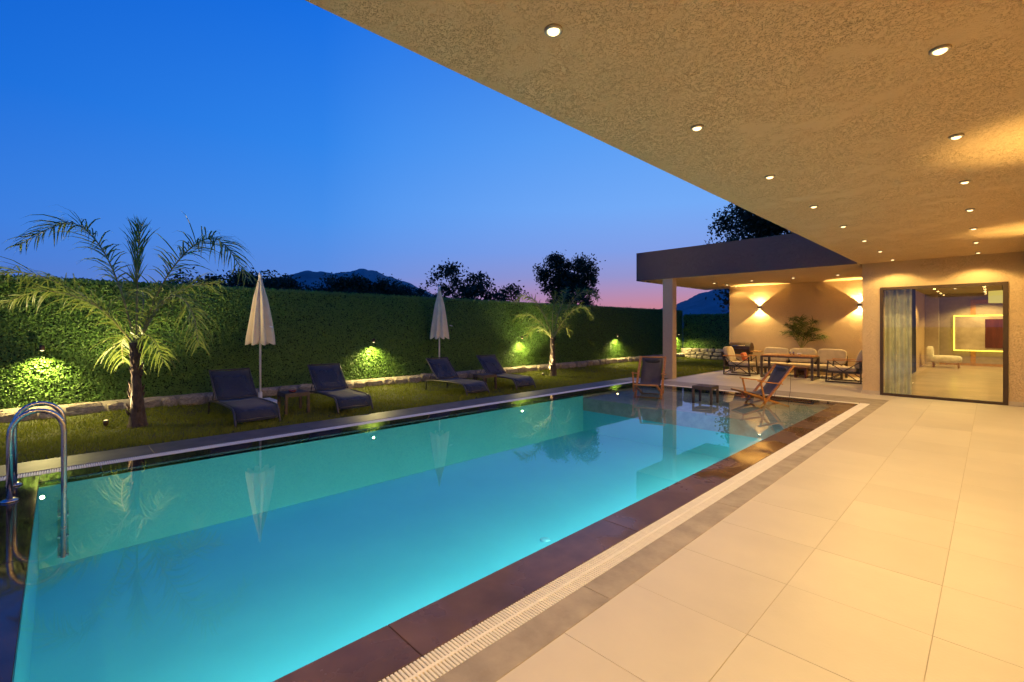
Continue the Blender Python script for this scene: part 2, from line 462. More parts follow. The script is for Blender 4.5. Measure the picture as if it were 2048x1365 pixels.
# ------------------------------------------------------------------ mesh helpers
class MB:
    def __init__(self):
        self.v, self.f, self.s = [], [], []

    def add(self, vs, fs, smooth=False):
        o = len(self.v)
        self.v += [tuple(x) for x in vs]
        self.f += [tuple(i + o for i in f) for f in fs]
        self.s += [smooth] * len(fs)
        return self

    def box(self, x0, x1, y0, y1, z0, z1, M=None):
        vs = [(x, y, z) for z in (z0, z1) for y in (y0, y1) for x in (x0, x1)]
        if M is not None:
            vs = [tuple(M @ Vector(p)) for p in vs]
        return self.add(vs, [(0, 2, 3, 1), (4, 5, 7, 6), (0, 1, 5, 4), (2, 6, 7, 3), (0, 4, 6, 2), (1, 3, 7, 5)])

    def slab(self, x0, x1, y0, y1, z0, z1, b=0.004):
        """box with a chamfered top edge"""
        vs = [(x0, y0, z0), (x1, y0, z0), (x1, y1, z0), (x0, y1, z0),
              (x0, y0, z1 - b), (x1, y0, z1 - b), (x1, y1, z1 - b), (x0, y1, z1 - b),
              (x0 + b, y0 + b, z1), (x1 - b, y0 + b, z1), (x1 - b, y1 - b, z1), (x0 + b, y1 - b, z1)]
        fs = [(3, 2, 1, 0)]
        for k in range(4):
            n = (k + 1) % 4
            fs += [(k, n, 4 + n, 4 + k), (4 + k, 4 + n, 8 + n, 8 + k)]
        fs.append((8, 9, 10, 11))
        return self.add(vs, fs)

    def bar(self, a, b, w, h=None, up=(0, 0, 1)):
        """rectangular bar from a to b"""
        h = h or w
        a, b = Vector(a), Vector(b)
        d = (b - a).normalized()
        u = Vector(up)
        if abs(d.dot(u)) > 0.98:
            u = Vector((1, 0, 0))
        s = d.cross(u).normalized()
        t = s.cross(d).normalized()
        vs = []
        for p in (a, b):
            for i, j in ((-1, -1), (1, -1), (1, 1), (-1, 1)):
                vs.append(tuple(p + s * (i * w / 2) + t * (j * h / 2)))
        return self.add(vs, [(3, 2, 1, 0), (4, 5, 6, 7)] + [(k, (k + 1) % 4, 4 + (k + 1) % 4, 4 + k) for k in range(4)])

    def tube(self, pts, r, n=10, caps=True, smooth=True):
        pts = [Vector(p) for p in pts]
        rs = r if isinstance(r, (list, tuple)) else [r] * len(pts)
        vs, fs = [], []
        prev = None
        for i, p in enumerate(pts):
            d = (pts[min(i + 1, len(pts) - 1)] - pts[max(i - 1, 0)]).normalized()
            if prev is None:
                ref = Vector((0, 0, 1)) if abs(d.z) < 0.9 else Vector((1, 0, 0))
                s = d.cross(ref).normalized()
            else:
                s = (prev - d * prev.dot(d)).normalized()
            prev = s
            t = d.cross(s)
            for k in range(n):
                a = 2 * math.pi * k / n
                vs.append(tuple(p + (s * math.cos(a) + t * math.sin(a)) * rs[i]))
        for i in range(len(pts) - 1):
            for k in range(n):
                fs.append((i * n + k, i * n + (k + 1) % n, (i + 1) * n + (k + 1) % n, (i + 1) * n + k))
        if caps:
            fs.append(tuple(reversed(range(n))))
            fs.append(tuple((len(pts) - 1) * n + k for k in range(n)))
        return self.add(vs, fs, smooth)

    def lathe(self, prof, n=24, smooth=True, c=(0, 0, 0)):
        vs, fs = [], []
        for r, z in prof:
            for k in range(n):
                a = 2 * math.pi * k / n
                vs.append((c[0] + r * math.cos(a), c[1] + r * math.sin(a), c[2] + z))
        for i in range(len(prof) - 1):
            for k in range(n):
                fs.append((i * n + k, i * n + (k + 1) % n, (i + 1) * n + (k + 1) % n, (i + 1) * n + k))
        fs.append(tuple(reversed(range(n))))
        fs.append(tuple((len(prof) - 1) * n + k for k in range(n)))
        return self.add(vs, fs, smooth)

    def cushion(self, x0, x1, y0, y1, z0, z1, puff=0.35, n=8, M=None):
        """soft pillow-edged block (superellipsoid)"""
        cx, cy_, cz = (x0 + x1) / 2, (y0 + y1) / 2, (z0 + z1) / 2
        hx, hy, hz = (x1 - x0) / 2, (y1 - y0) / 2, (z1 - z0) / 2

        def sp(w, e):
            return math.copysign(abs(w) ** e, w)
        vs, fs = [], []
        nu, nv = 24, 12
        for i in range(nv + 1):
            ph = -math.pi / 2 + math.pi * i / nv
            for k in range(nu):
                th = 2 * math.pi * k / nu
                p = (cx + hx * sp(math.cos(ph), puff) * sp(math.cos(th), puff * 0.8),
                     cy_ + hy * sp(math.cos(ph), puff) * sp(math.sin(th), puff * 0.8),
                     cz + hz * sp(math.sin(ph), puff * 1.6))
                vs.append(tuple(M @ Vector(p)) if M is not None else p)
        for i in range(nv):
            for k in range(nu):
                fs.append((i * nu + k, i * nu + (k + 1) % nu, (i + 1) * nu + (k + 1) % nu, (i + 1) * nu + k))
        return self.add(vs, fs, True)

    def strip(self, prof, y0, y1, t=0.006, ny=1, sag=0.0):
        """sheet following a profile of (x, z), spanning y0..y1, with thickness"""
        vs, fs = [], []
        m = len(prof)
        for side in (0, 1):
            for j in range(ny + 1):
                y = y0 + (y1 - y0) * j / ny
                for i, (x, z) in enumerate(prof):
                    a = Vector((prof[min(i + 1, m - 1)][0] - prof[max(i - 1, 0)][0], prof[min(i + 1, m - 1)][1] - prof[max(i - 1, 0)][1]))
                    a.normalize()
                    nx, nz = -a.y, a.x
                    o = t * side
                    s = sag * (4 * (j / ny) * (1 - j / ny)) if ny > 1 else 0
                    vs.append((x - nx * o, y, z - nz * o - s))
        k = (ny + 1) * m
        for j in range(ny):
            for i in range(m - 1):
                a = j * m + i
                fs.append((a, a + 1, a + m + 1, a + m))
                fs.append((k + a, k + a + m, k + a + m + 1, k + a + 1))
        for i in range(m - 1):
            fs.append((i, k + i, k + i + 1, i + 1))
            a = ny * m + i
            fs.append((a, a + 1, k + a + 1, k + a))
        for j in range(ny):
            a = j * m
            fs.append((a, a + m, k + a + m, k + a))
            b = j * m + m - 1
            fs.append((b, k + b, k + b + m, b + m))
        return self.add(vs, fs, True)

    def mesh(self, name):
        me = bpy.data.meshes.new(name)
        me.from_pydata(self.v, [], self.f)
        me.polygons.foreach_set('use_smooth', self.s)
        me.update()
        return me

    def build(self, name, mat, parent=None, loc=None):
        me = self.mesh(name)
        me.materials.append(mat)
        return link(name, me, parent, loc)


def link(name, data, parent=None, loc=None):
    o = bpy.data.objects.new(name, data)
    COL.objects.link(o)
    if parent is not None:
        o.parent = parent
    if loc is not None:
        o.location = loc
    return o


def thing(name, label, cat, loc=(0, 0, 0), rotz=0.0, group=None):
    o = bpy.data.objects.new(name, None)
    o.empty_display_size = 0.2
    COL.objects.link(o)
    o.location = loc
    o.rotation_euler = (0, 0, rotz)
    return tag(o, label, cat, group)


def tag(o, label, cat, group=None):
    o['label'] = label
    o['category'] = cat
    if group:
        o['group'] = group
    return o


def structure(o, label=None):
    o['kind'] = 'structure'
    if label:
        o['label'] = label
    return o


def copy_tree(o, parent=None):
    c = o.copy()
    COL.objects.link(c)
    if parent is not None:
        c.parent = parent
    for ch in list(o.children):
        copy_tree(ch, c)
    return c


def fast_quads(name, V, F, mat, parent=None, loc=None):
    """numpy arrays of vertices (n,3) and faces (m,k) to a mesh object"""
    me = bpy.data.meshes.new(name)
    m, k = F.shape
    me.vertices.add(len(V))
    me.vertices.foreach_set('co', np.ascontiguousarray(V, dtype=np.float32).ravel())
    me.loops.add(m * k)
    me.loops.foreach_set('vertex_index', np.ascontiguousarray(F, dtype=np.int32).ravel())
    me.polygons.add(m)
    me.polygons.foreach_set('loop_start', np.arange(0, m * k, k, dtype=np.int32))
    me.update(calc_edges=True)
    me.materials.append(mat)
    return link(name, me, parent, loc)


def leaf_quads(P, N, U, ln, wd, fold=0.25):
    """diamond leaves folded along the midrib; P centre, N normal, U long axis"""
    S = np.cross(N, U)
    S /= np.linalg.norm(S, axis=1, keepdims=True) + 1e-9
    n = len(P)
    ln = ln[:, None]
    wd = wd[:, None]
    a = P - U * ln * 0.5
    b = P + S * wd * 0.5 + N * wd * fold
    c = P + U * ln * 0.5
    d = P - S * wd * 0.5 + N * wd * fold
    V = np.stack([a, b, c, d], axis=1).reshape(-1, 3)
    i = np.arange(n) * 4
    F = np.concatenate([np.stack([i, i + 1, i + 2], 1), np.stack([i, i + 2, i + 3], 1)])
    return V, F


def unit(a):
    return a / (np.linalg.norm(a, axis=1, keepdims=True) + 1e-9)


def ordinal(k):
    return ['first', 'second', 'third', 'fourth', 'fifth', 'sixth', 'seventh', 'eighth', 'ninth', 'tenth'][k]


def add_light(name, kind, loc, power, color, parent=None, aim=None, **kw):
    l = bpy.data.lights.new(name, kind)
    l.energy = power
    l.color = color
    for k, v in kw.items():
        setattr(l, k, v)
    o = bpy.data.objects.new(name, l)
    COL.objects.link(o)
    o.location = loc
    if aim is not None:
        o.rotation_euler = Vector(aim).to_track_quat('-Z', 'Y').to_euler()
    if parent is not None:
        o.parent = parent
    return o


# ================================================================== SETTING
# pool plan (metres): water x -6.65..-2.20, y -0.15..11.22
PX0, PX1, PY0, PY1 = -6.65, -2.20, -0.15, 11.22
SHELF_Y = 8.77
FLOOR_Z = -0.88
# outer edges of lip / grate / coping
LIPX0, GRX0, CPX0 = -6.97, -7.15, -7.72
LIPX1, GRX1, CPX1 = -1.875, -1.705, -1.51
LIPY0, GRY0, CPY0 = -0.47, -0.65, -1.15
LIPY1, GRY1, CPY1 = 11.54, 11.72, 12.55
TP = 0.653                     # tile pitch

# ground: one sheet round the property, out to the horizon
mb = MB()
GX0, GX1, GY0, GY1, B = -11.0, 9.0, -9.0, 32.0, 2500.0
z = -0.10
mb.add([(-B, -B, z), (B, -B, z), (B, B, z), (-B, B, z), (GX0, GY0, z), (GX1, GY0, z), (GX1, GY1, z), (GX0, GY1, z)],
       [(0, 1, 5, 4), (1, 2, 6, 5), (2, 3, 7, 6), (3, 0, 4, 7)])
structure(mb.build('ground', M_GROUND))

# hills beyond the hedge
def hill(name, prof, r0, r1, step=0.25):
    az = np.arange(prof[0][0], prof[-1][0] + 1e-6, step)
    el = np.interp(az, [p[0] for p in prof], [p[1] for p in prof])
    rows = 16
    V, F = [], []
    rp = (r0 + r1) / 2
    for j in range(rows + 1):
        t = j / rows
        r = r0 + (r1 - r0) * t
        shape = math.sin(math.pi * min(1.0, t)) ** 0.8 if t < 1 else 0
        for i, a in enumerate(az):
            h = (EYE + rp * math.tan(R(el[i]))) * shape
            h += shape * (random.uniform(-0.25, 0.45) + 0.9 * math.sin(a * 1.1 + 0.4 * j) + 0.4 * math.sin(a * 3.3 + 0.8 * j))
            V.append((r * math.sin(R(a)), r * math.cos(R(a)), h - 1.0))
    n = len(az)
    for j in range(rows):
        for i in range(n - 1):
            F.append((j * n + i, j * n + i + 1, (j + 1) * n + i + 1, (j + 1) * n + i))
    mbh = MB()
    mbh.add(V, F, True)
    return mbh.build(name, M_HILL)


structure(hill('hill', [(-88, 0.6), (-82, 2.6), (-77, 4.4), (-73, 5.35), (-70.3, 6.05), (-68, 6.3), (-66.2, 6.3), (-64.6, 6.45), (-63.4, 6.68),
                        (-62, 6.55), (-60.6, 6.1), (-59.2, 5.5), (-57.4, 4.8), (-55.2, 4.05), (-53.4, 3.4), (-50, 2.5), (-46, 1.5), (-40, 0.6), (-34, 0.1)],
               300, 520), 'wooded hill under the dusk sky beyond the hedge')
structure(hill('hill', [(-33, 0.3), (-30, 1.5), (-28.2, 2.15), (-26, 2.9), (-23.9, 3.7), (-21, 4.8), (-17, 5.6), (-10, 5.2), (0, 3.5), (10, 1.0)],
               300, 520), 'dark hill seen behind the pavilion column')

# lawn sheet + grass
LAWN_Z = -0.02
HX = -10.70                    # face of the long hedge
HEND = 22.1                    # far end of the garden


def rise(x):
    """the lawn climbs a little towards the hedge"""
    return 0.12 * np.clip((-9.55 - x) / 1.0, 0, 1) ** 1.3


mb = MB()
nx, ny = 40, 90
V, F = [], []
for j in range(ny + 1):
    for i in range(nx + 1):
        x = -11.0 + (-6.50 + 11.0) * i / nx
        y = -9.0 + (22.6 + 9.0) * j / ny
        k = 0.012 * math.sin(x * 2.3 + y * 1.1) + 0.010 * math.sin(y * 2.9 - x * 1.7)
        edge = min(1.0, max(0.0, (-7.85 - x) / 0.4)) if y < 12.7 else min(1.0, max(0.0, (-6.75 - x) / 0.4))
        V.append((x, y, LAWN_Z - 0.03 + (0.03 + k) * edge + float(rise(x))))
for j in range(ny):
    for i in range(nx):
        x1 = -11.0 + (-6.50 + 11.0) * (i + 1) / nx
        y0 = -9.0 + (22.6 + 9.0) * j / ny
        if y0 < 12.4 and x1 > CPX0 + 0.12:
            continue
        a = j * (nx + 1) + i
        F.append((a, a + 1, a + nx + 2, a + nx + 1))
mb.add(V, F, True)
structure(mb.build('lawn', M_LAWN), 'lawn between the pool and the hedge')


def grass_field(spec):
    Vs, Fs, off = [], [], 0
    for x0, x1, y0, y1, dens, l0, l1, w in spec:
        n = int((x1 - x0) * (y1 - y0) * dens)
        P = np.stack([RNG.uniform(x0, x1, n), RNG.uniform(y0, y1, n), np.full(n, LAWN_Z - 0.005)], 1)
        # mown turf is uneven: tufts stand higher
        tuft = 0.5 + 0.5 * np.sin(P[:, 0] * 5.1 + 1.7 * np.sin(P[:, 1] * 3.3)) * np.sin(P[:, 1] * 4.7 + np.sin(P[:, 0] * 2.2))
        P[:, 2] += rise(P[:, 0]) + 0.012 * np.sin(P[:, 0] * 2.3 + P[:, 1] * 1.1) + 0.010 * np.sin(P[:, 1] * 2.9 - P[:, 0] * 1.7)
        L = RNG.uniform(l0, l1, n) * (0.6 + 0.7 * tuft)
        an = RNG.uniform(0, 2 * math.pi, n)
        lean = RNG.uniform(0.1, 0.75, n)
        T = P + np.stack([np.cos(an) * lean * L, np.sin(an) * lean * L, L * (1 - 0.3 * lean)], 1)
        sa = RNG.uniform(0, 2 * math.pi, n)
        S = np.stack([np.cos(sa), np.sin(sa), np.zeros(n)], 1) * w * 0.5
        Vs.append(np.stack([P - S, P + S, T], 1).reshape(-1, 3))
        i = np.arange(n) * 3 + off
        Fs.append(np.stack([i, i + 1, i + 2], 1))
        off += 3 * n
    return np.concatenate(Vs), np.concatenate(Fs)


V, F = grass_field([(-10.66, -7.76, -2.0, 5.0, 3000, 0.03, 0.07, 0.010),
                    (-10.66, -7.76, 5.0, 12.8, 2200, 0.03, 0.07, 0.012),
                    (-10.66, -6.72, 12.8, 22.0, 900, 0.04, 0.08, 0.018)])
g = fast_quads('grass', V, F, M_GRASS)
g['kind'] = 'stuff'
g['label'] = 'short mown grass of the lawn beside the pool'
g['category'] = 'grass'

# terrace: bedding slab with grout colour, every tile its own piece
mb = MB()
mb.box(CPX1 - 0.02, 0.44, -6.0, 13.36, -0.30, -0.0022)
mb.box(-7.72, CPX1 - 0.02, -6.0, CPY0 + 0.02, -0.30, -0.0022)
mb.box(-6.62, CPX1 - 0.02, CPY1 - 0.02, 17.5, -0.30, -0.0022)
terrace = structure(mb.build('terrace', M_GROUT), 'tiled terrace along the pool and under the pavilion')
tile_cache = {}


def tile(x0, x1, y0, y1):
    w, d = round(x1 - x0, 3), round(y1 - y0, 3)
    if w < 0.05 or d < 0.05:
        return
    if (w, d) not in tile_cache:
        me = MB().slab(-w / 2 + 0.0012, w / 2 - 0.0012, -d / 2 + 0.0012, d / 2 - 0.0012, -0.014, 0.0, 0.001).mesh('tile')
        me.materials.append(M_TILE)
        tile_cache[(w, d)] = me
    link('tile', tile_cache[(w, d)], terrace, ((x0 + x1) / 2, (y0 + y1) / 2, random.uniform(-0.0006, 0.0006)))


ys = [3.14 + TP * k for k in range(-9, 17)]
xs = [CPX1, -0.86, -0.207, 0.44]
for i in range(3):
    for j in range(len(ys) - 1):
        y1 = min(ys[j + 1], 13.36)
        tile(xs[i], xs[i + 1], ys[j], y1)
xs2 = [-6.62] + [CPX1 - TP * k for k in range(7, -1, -1)]
ys2 = [CPY1 + TP * k for k in range(8)]
for i in range(len(xs2) - 1):
    for j in range(len(ys2) - 1):
        tile(xs2[i], xs2[i + 1], ys2[j], min(ys2[j + 1], 17.4))
for i in range(9):
    for j in range(3):
        tile(CPX1 - TP * (i + 1), CPX1 - TP * i, CPY0 - TP * (j + 1), CPY0 - TP * j)

# pool basin: floor, walls, sun shelf
mb = MB()
mb.add([(PX0, PY0, FLOOR_Z), (PX1, PY0, FLOOR_Z), (PX1, SHELF_Y, FLOOR_Z), (PX0, SHELF_Y, FLOOR_Z),
        (PX0, PY0, -0.03), (PX1, PY0, -0.03), (PX1, SHELF_Y, -0.03), (PX0, SHELF_Y, -0.03),
        (PX0, SHELF_Y, -0.13), (PX1, SHELF_Y, -0.13)],
       [(0, 1, 2, 3), (0, 4, 5, 1), (1, 5, 6, 9, 2), (3, 8, 7, 4, 0), (2, 9, 8, 3)])
pool = structure(mb.build('pool', M_BASIN), 'turquoise lined swimming pool basin')
mb = MB()
mb.box(PX0, PX1, SHELF_Y - 0.004, PY1, -0.40, -0.11)
mb.build('sun_shelf', M_SHELF, pool)
mb = MB()
mb.add([(PX0, SHELF_Y, -0.11), (PX0, PY1, -0.11), (PX0, PY1, -0.02), (PX0, SHELF_Y, -0.02),
        (PX1, SHELF_Y, -0.11), (PX1, PY1, -0.11), (PX1, PY1, -0.02), (PX1, SHELF_Y, -0.02)],
       [(0, 1, 2, 3), (1, 5, 6, 2), (5, 4, 7, 6)])
mb.build('shelf_wall', M_SHELF, pool)

MB().lathe([(0.058, -0.002), (0.058, 0.006), (0.045, 0.012), (0.012, 0.014)], 20).build('inlet_cover', M_INLET, pool, (-3.55, 3.97, FLOOR_Z))

# water: a calm sheet just below the lip
mb = MB()
nx, ny = 30, 70
mb.add([(PX0 + (PX1 - PX0) * i / nx, PY0 + (PY1 - PY0) * j / ny, -0.010) for j in range(ny + 1) for i in range(nx + 1)],
       [(j * (nx + 1) + i, j * (nx + 1) + i + 1, (j + 1) * (nx + 1) + i + 1, (j + 1) * (nx + 1) + i) for j in range(ny) for i in range(nx)], True)
structure(mb.build('pool_water', M_WATER), 'calm pool water')

# coping: wet dark lip slabs, then (beyond the grate) pale outer slabs
coping = structure(MB().box(CPX0 + 0.3, CPX0 + 0.31, -0.5, 11.0, -0.30, -0.20).build('pool_coping', M_MORTAR), 'stone coping round the pool')


def slabs(name, mat, x0, x1, y0, y1, along, joints, z1, z0):
    cuts = sorted(j for j in joints if (y0 if along == 'y' else x0) + 0.1 < j < (y1 if along == 'y' else x1) - 0.1)
    lo, hi = (y0, y1) if along == 'y' else (x0, x1)
    e = [lo] + cuts + [hi]
    for a, b in zip(e[:-1], e[1:]):
        a2, b2 = a + 0.002, b - 0.002
        q = (x0, x1, a2, b2) if along == 'y' else (a2, b2, y0, y1)
        cx, cy_ = (q[0] + q[1]) / 2, (q[2] + q[3]) / 2
        MB().slab(q[0] - cx, q[1] - cx, q[2] - cy_, q[3] - cy_, z0, z1, 0.003).build(name, mat, coping, (cx, cy_, random.uniform(-0.0005, 0.0005)))


JY = [2.25 + 1.92 * k for k in range(-3, 7)]
JX = [-2.6 - 1.92 * k for k in range(4)]
slabs('lip_slab', M_LIP, PX1, LIPX1, PY0, PY1, 'y', [j + 0.9 for j in JY], -0.006, -0.06)
slabs('lip_slab', M_LIPWET, LIPX0, PX0, PY0, PY1, 'y', JY, -0.006, -0.06)
slabs('lip_slab', M_LIPWET, LIPX0, LIPX1, LIPY0, PY0, 'x', JX, -0.006, -0.06)
slabs('lip_slab', M_LIPWET, LIPX0, LIPX1, PY1, LIPY1, 'x', JX, -0.006, -0.06)
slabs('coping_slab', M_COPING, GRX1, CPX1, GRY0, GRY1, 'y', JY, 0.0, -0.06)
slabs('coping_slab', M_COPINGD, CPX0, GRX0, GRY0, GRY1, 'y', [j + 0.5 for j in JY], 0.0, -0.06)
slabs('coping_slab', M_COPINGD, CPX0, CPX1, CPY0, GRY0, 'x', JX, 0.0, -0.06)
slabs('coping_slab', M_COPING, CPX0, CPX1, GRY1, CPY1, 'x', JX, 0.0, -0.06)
# drain channel under the grates
mb = MB()
mb.box(GRX0 - 0.01, LIPX0 + 0.01, GRY0 - 0.01, GRY1 + 0.01, -0.30, -0.075)
mb.box(LIPX1 - 0.01, GRX1 + 0.01, GRY0 - 0.01, GRY1 + 0.01, -0.30, -0.075)
mb.box(LIPX0 + 0.01, LIPX1 - 0.01, GRY0 - 0.01, LIPY0 + 0.01, -0.30, -0.0752)
mb.box(LIPX0 + 0.01, LIPX1 - 0.01, LIPY1 - 0.01, GRY1 + 0.01, -0.30, -0.0752)
mb.build('drain_channel', M_CHANNEL, coping)


def grate(label, x0, x1, y0, y1, along, indiv):
    """overflow grate: cross slats either side of a spine"""
    t = thing('overflow_grate', label, 'drain grate', ((x0 + x1) / 2, (y0 + y1) / 2, 0), 0, 'overflow grates round the pool')
    L = (y1 - y0) if along == 'y' else (x1 - x0)
    W = (x1 - x0) if along == 'y' else (y1 - y0)
    pitch = 0.0196
    n = int(L / pitch)
    hw, hs = W / 2 - 0.003, pitch * 0.33
    rest = MB()
    if along == 'y':
        me = MB().slab(-hw, hw, -hs, hs, -0.020, -0.004, 0.002).mesh('slat')
    else:
        me = MB().slab(-hs, hs, -hw, hw, -0.020, -0.004, 0.002).mesh('slat')
    me.materials.append(M_GRATE)
    for k in range(n):
        c = -L / 2 + (k + 0.5) * pitch
        if indiv and indiv[0] <= k < indiv[1]:
            link('slat', me, t, (0, c, 0) if along == 'y' else (c, 0, 0))
        elif along == 'y':
            rest.slab(-hw, hw, c - hs, c + hs, -0.020, -0.004, 0.002)
        else:
            rest.slab(c - hs, c + hs, -hw, hw, -0.020, -0.004, 0.002)
    o = rest.build('slat', M_GRATE, t)
    o['kind'] = 'stuff'
    s = MB()
    if along == 'y':
        s.box(-0.008, 0.008, -L / 2, L / 2, -0.022, -0.0035)
    else:
        s.box(-L / 2, L / 2, -0.008, 0.008, -0.022, -0.0035)
    s.build('spine', M_GRATE, t)


grate('white slatted overflow grate on the terrace side of the pool', LIPX1, GRX1, GRY0, GRY1, 'y', (74, 374))
grate('white slatted overflow grate on the lawn side of the pool', GRX0, LIPX0, GRY0, GRY1, 'y', None)
grate('white slatted overflow grate at the end of the pool by the ladder', LIPX0, LIPX1, GRY0, LIPY0, 'x', None)
grate('white slatted overflow grate at the pavilion end of the pool', LIPX0, LIPX1, LIPY1, GRY1, 'x', None)

# unseen light strip added under the terrace-side lip to light the pool evenly
LSL = SHELF_Y - PY0 - 0.3
t = thing('added_pool_strip', 'added underwater light strip, unseen below the lip of the terrace-side pool wall', 'light strip', (PX1, (PY0 + SHELF_Y) / 2, -0.16))
MB().box(-0.022, -0.001, -LSL / 2, LSL / 2, -0.022, 0.022).build('channel', M_CHROME, t)
MB().box(-0.026, -0.0225, -LSL / 2 + 0.01, LSL / 2 - 0.01, -0.016, 0.016).build('lens', M_LENSP, t)
add_light('added_strip_light', 'AREA', (-0.05, 0, 0), P_POOL, (0.60, 0.97, 1.0), t, (-1, 0, -0.72), shape='RECTANGLE', size=LSL, size_y=0.04, spread=R(90))

# ================================================================== HOUSE
CEIL = 3.01
WY = 13.40
house = thing('house', 'beige stucco house with a deep flat canopy over the terrace', 'house', (0, 0, 0))
mb = MB()
mb.box(-2.14, 4.2, -4.5, WY + 0.02, CEIL, 3.87)
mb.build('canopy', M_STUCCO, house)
mb = MB()
mb.box(-2.10, 4.2, WY + 0.02, 27.5, 2.98, 3.80)
mb.build('roof', M_WALL, house)
DX0, DX1, DZ1 = -1.775, 0.225, 2.44
mb = MB()
mb.box(-2.10, DX0, WY, WY + 0.25, 0.0, CEIL)
mb.box(DX1, 0.44, WY, WY + 0.25, 0.0, CEIL)
mb.box(DX0, DX1, WY, WY + 0.25, DZ1, CEIL)
mb.build('end_wall', M_WALL, house)
mb = MB()
mb.box(0.44, 0.70, -4.5, WY + 0.25, -0.02, CEIL)
mb.build('side_wall', M_WALL, house)
mb = MB()
mb.box(-2.10, -1.95, WY + 0.25, 27.5, 0.0, 2.98)
mb.build('flank_wall', M_WALL, house)
mb = MB()
mb.box(-1.95, 4.2, 26.2, 26.4, 0.0, 2.98)
mb.box(3.9, 4.2, WY + 0.25, 26.2, 0.0, 2.98)
mb.box(0.70, 3.9, WY + 0.05, WY + 0.25, 0.0, 2.98)
mb.build('room_wall', M_ROOMWALL, house)
MB().box(-1.95, 3.9, WY, 26.2, -0.15, -0.002).build('room_floor', M_ROOMFLOOR, house)
MB().box(-1.95, 3.9, WY + 0.25, 26.2, 2.90, 2.978).build('room_ceiling', M_ROOMWALL, house)
MB().box(-2.114, DX0 - 0.002, WY - 0.014, WY, 0.0, 0.085).build('skirting', M_SKIRT, house)
MB().box(DX1 + 0.002, 0.425, WY - 0.014, WY, 0.0, 0.085).build('skirting', M_SKIRT, house)
MB().box(-2.114, -2.10, WY, 17.3, 0.0, 0.085).build('skirting', M_SKIRT, house)
mb = MB()
mb.box(0.426, 0.44, -4.0, WY - 0.001, 0.0, 0.085)
mb.build('skirting', M_SKIRT, house)

# glazed sliding door in the end wall
door = thing('glass_door', 'large dark framed glass door in the end wall of the terrace', 'door', ((DX0 + DX1) / 2, WY + 0.03, 0))
hw = (DX1 - DX0) / 2
fw = 0.055
fr = MB()
fr.box(-hw, -hw + fw, -0.05, 0.05, 0.0, DZ1)
fr.build('jamb', M_DOORFRAME, door)
fr = MB()
fr.box(hw - fw * 1.35, hw, -0.05, 0.05, 0.0, DZ1)
fr.build('jamb', M_DOORFRAME, door)
fr = MB()
fr.box(-hw + fw, hw - fw * 1.35, -0.049, 0.049, DZ1 - fw * 1.1, DZ1)
fr.build('head', M_DOORFRAME, door)
fr = MB()
fr.box(-hw + fw, hw - fw * 1.35, -0.049, 0.049, 0.0, fw * 0.95)
fr.build('threshold', M_DOORFRAME, door)
MB().add([(-hw + fw, 0, fw * 0.9), (hw - fw * 1.35, 0, fw * 0.9), (hw - fw * 1.35, 0, DZ1 - fw), (-hw + fw, 0, DZ1 - fw)], [(0, 1, 2, 3)]).build('pane', M_GLASS, door)


# recessed downlights
def make_downlight(label, group, x, y, zc, power, r=0.036, cone=132, blend=0.35):
    t = thing('ceiling_spotlight', label, 'ceiling light', (x, y, zc), 0, group)
    MB().lathe([(r * 1.25, -0.001), (r * 1.25, -0.010), (r * 1.05, -0.016), (r * 0.86, -0.010), (r * 0.84, -0.003)], 22).build('trim_ring', M_TRIM, t)
    MB().lathe([(r * 0.82, -0.004), (r * 0.78, -0.016), (r * 0.5, -0.023), (0.003, -0.025)], 18).build('lens', M_LENS, t)
    add_light('spot_light', 'SPOT', (0, 0, -0.045), power, WARM, t, (0, 0, -1), spot_size=R(cone), spot_blend=blend, shadow_soft_size=0.04)
    return t


for k in range(8):
    make_downlight('recessed warm spotlight in the eave-side row of the canopy, %s from the camera' % ordinal(k),
                   'canopy ceiling spotlights', -1.50, 1.74 + 1.60 * k, CEIL, P_DOWN, cone=132 if k > 6 else 177, blend=0.3)
for x, y, lab in ((-0.19, 1.72, 'wall-side row, just ahead of the camera and above the frame'), (-0.19, 0.12, 'wall-side row, above the camera'),
                  (-0.19, -1.48, 'wall-side row, behind the camera'), (-1.50, 0.14, 'eave-side row, beside the camera'), (-1.50, -1.46, 'eave-side row, behind the camera')):
    make_downlight('recessed warm spotlight in the ' + lab, 'canopy ceiling spotlights', x, y, CEIL, P_DOWN, cone=177, blend=0.3)
for k in range(7):
    make_downlight('recessed warm spotlight in the wall-side row of the canopy, %s from the camera' % ordinal(k),
                   'canopy ceiling spotlights', -0.19, 3.32 + 1.60 * k, CEIL, P_DOWN, cone=132 if k > 5 else 177, blend=0.3)


def make_sconce(label, group, loc, rotz, power, spread=108.0, blend=0.06):
    """square up-and-down wall lamp; local +Y points away from the wall"""
    t = thing('wall_sconce', label, 'wall lamp', loc, rotz, group)
    b = MB()
    b.box(-0.055, 0.055, 0.0, 0.012, -0.05, 0.05)
    b.build('back_plate', M_DOORFRAME, t)
    b = MB()
    b.box(-0.05, 0.05, 0.012, 0.10, -0.05, -0.044)
    b.box(-0.05, 0.05, 0.094, 0.10, -0.044, 0.044)
    b.box(-0.05, -0.044, 0.012, 0.094, -0.044, 0.044)
    b.box(0.044, 0.05, 0.012, 0.094, -0.044, 0.044)
    b.box(-0.05, 0.05, 0.012, 0.10, 0.044, 0.05)
    b.build('housing', M_DOORFRAME, t)
    for s in (1, -1):
        MB().box(-0.035, 0.035, 0.02, 0.085, min(s * 0.0505, s * 0.053), max(s * 0.0505, s * 0.053)).build('lens', M_LENSD, t)
        add_light('sconce_light', 'SPOT', (0, 0.035, s * 0.075), power, WARM, t, (0, 0, s), spot_size=R(spread), spot_blend=blend, shadow_soft_size=0.012)
    return t


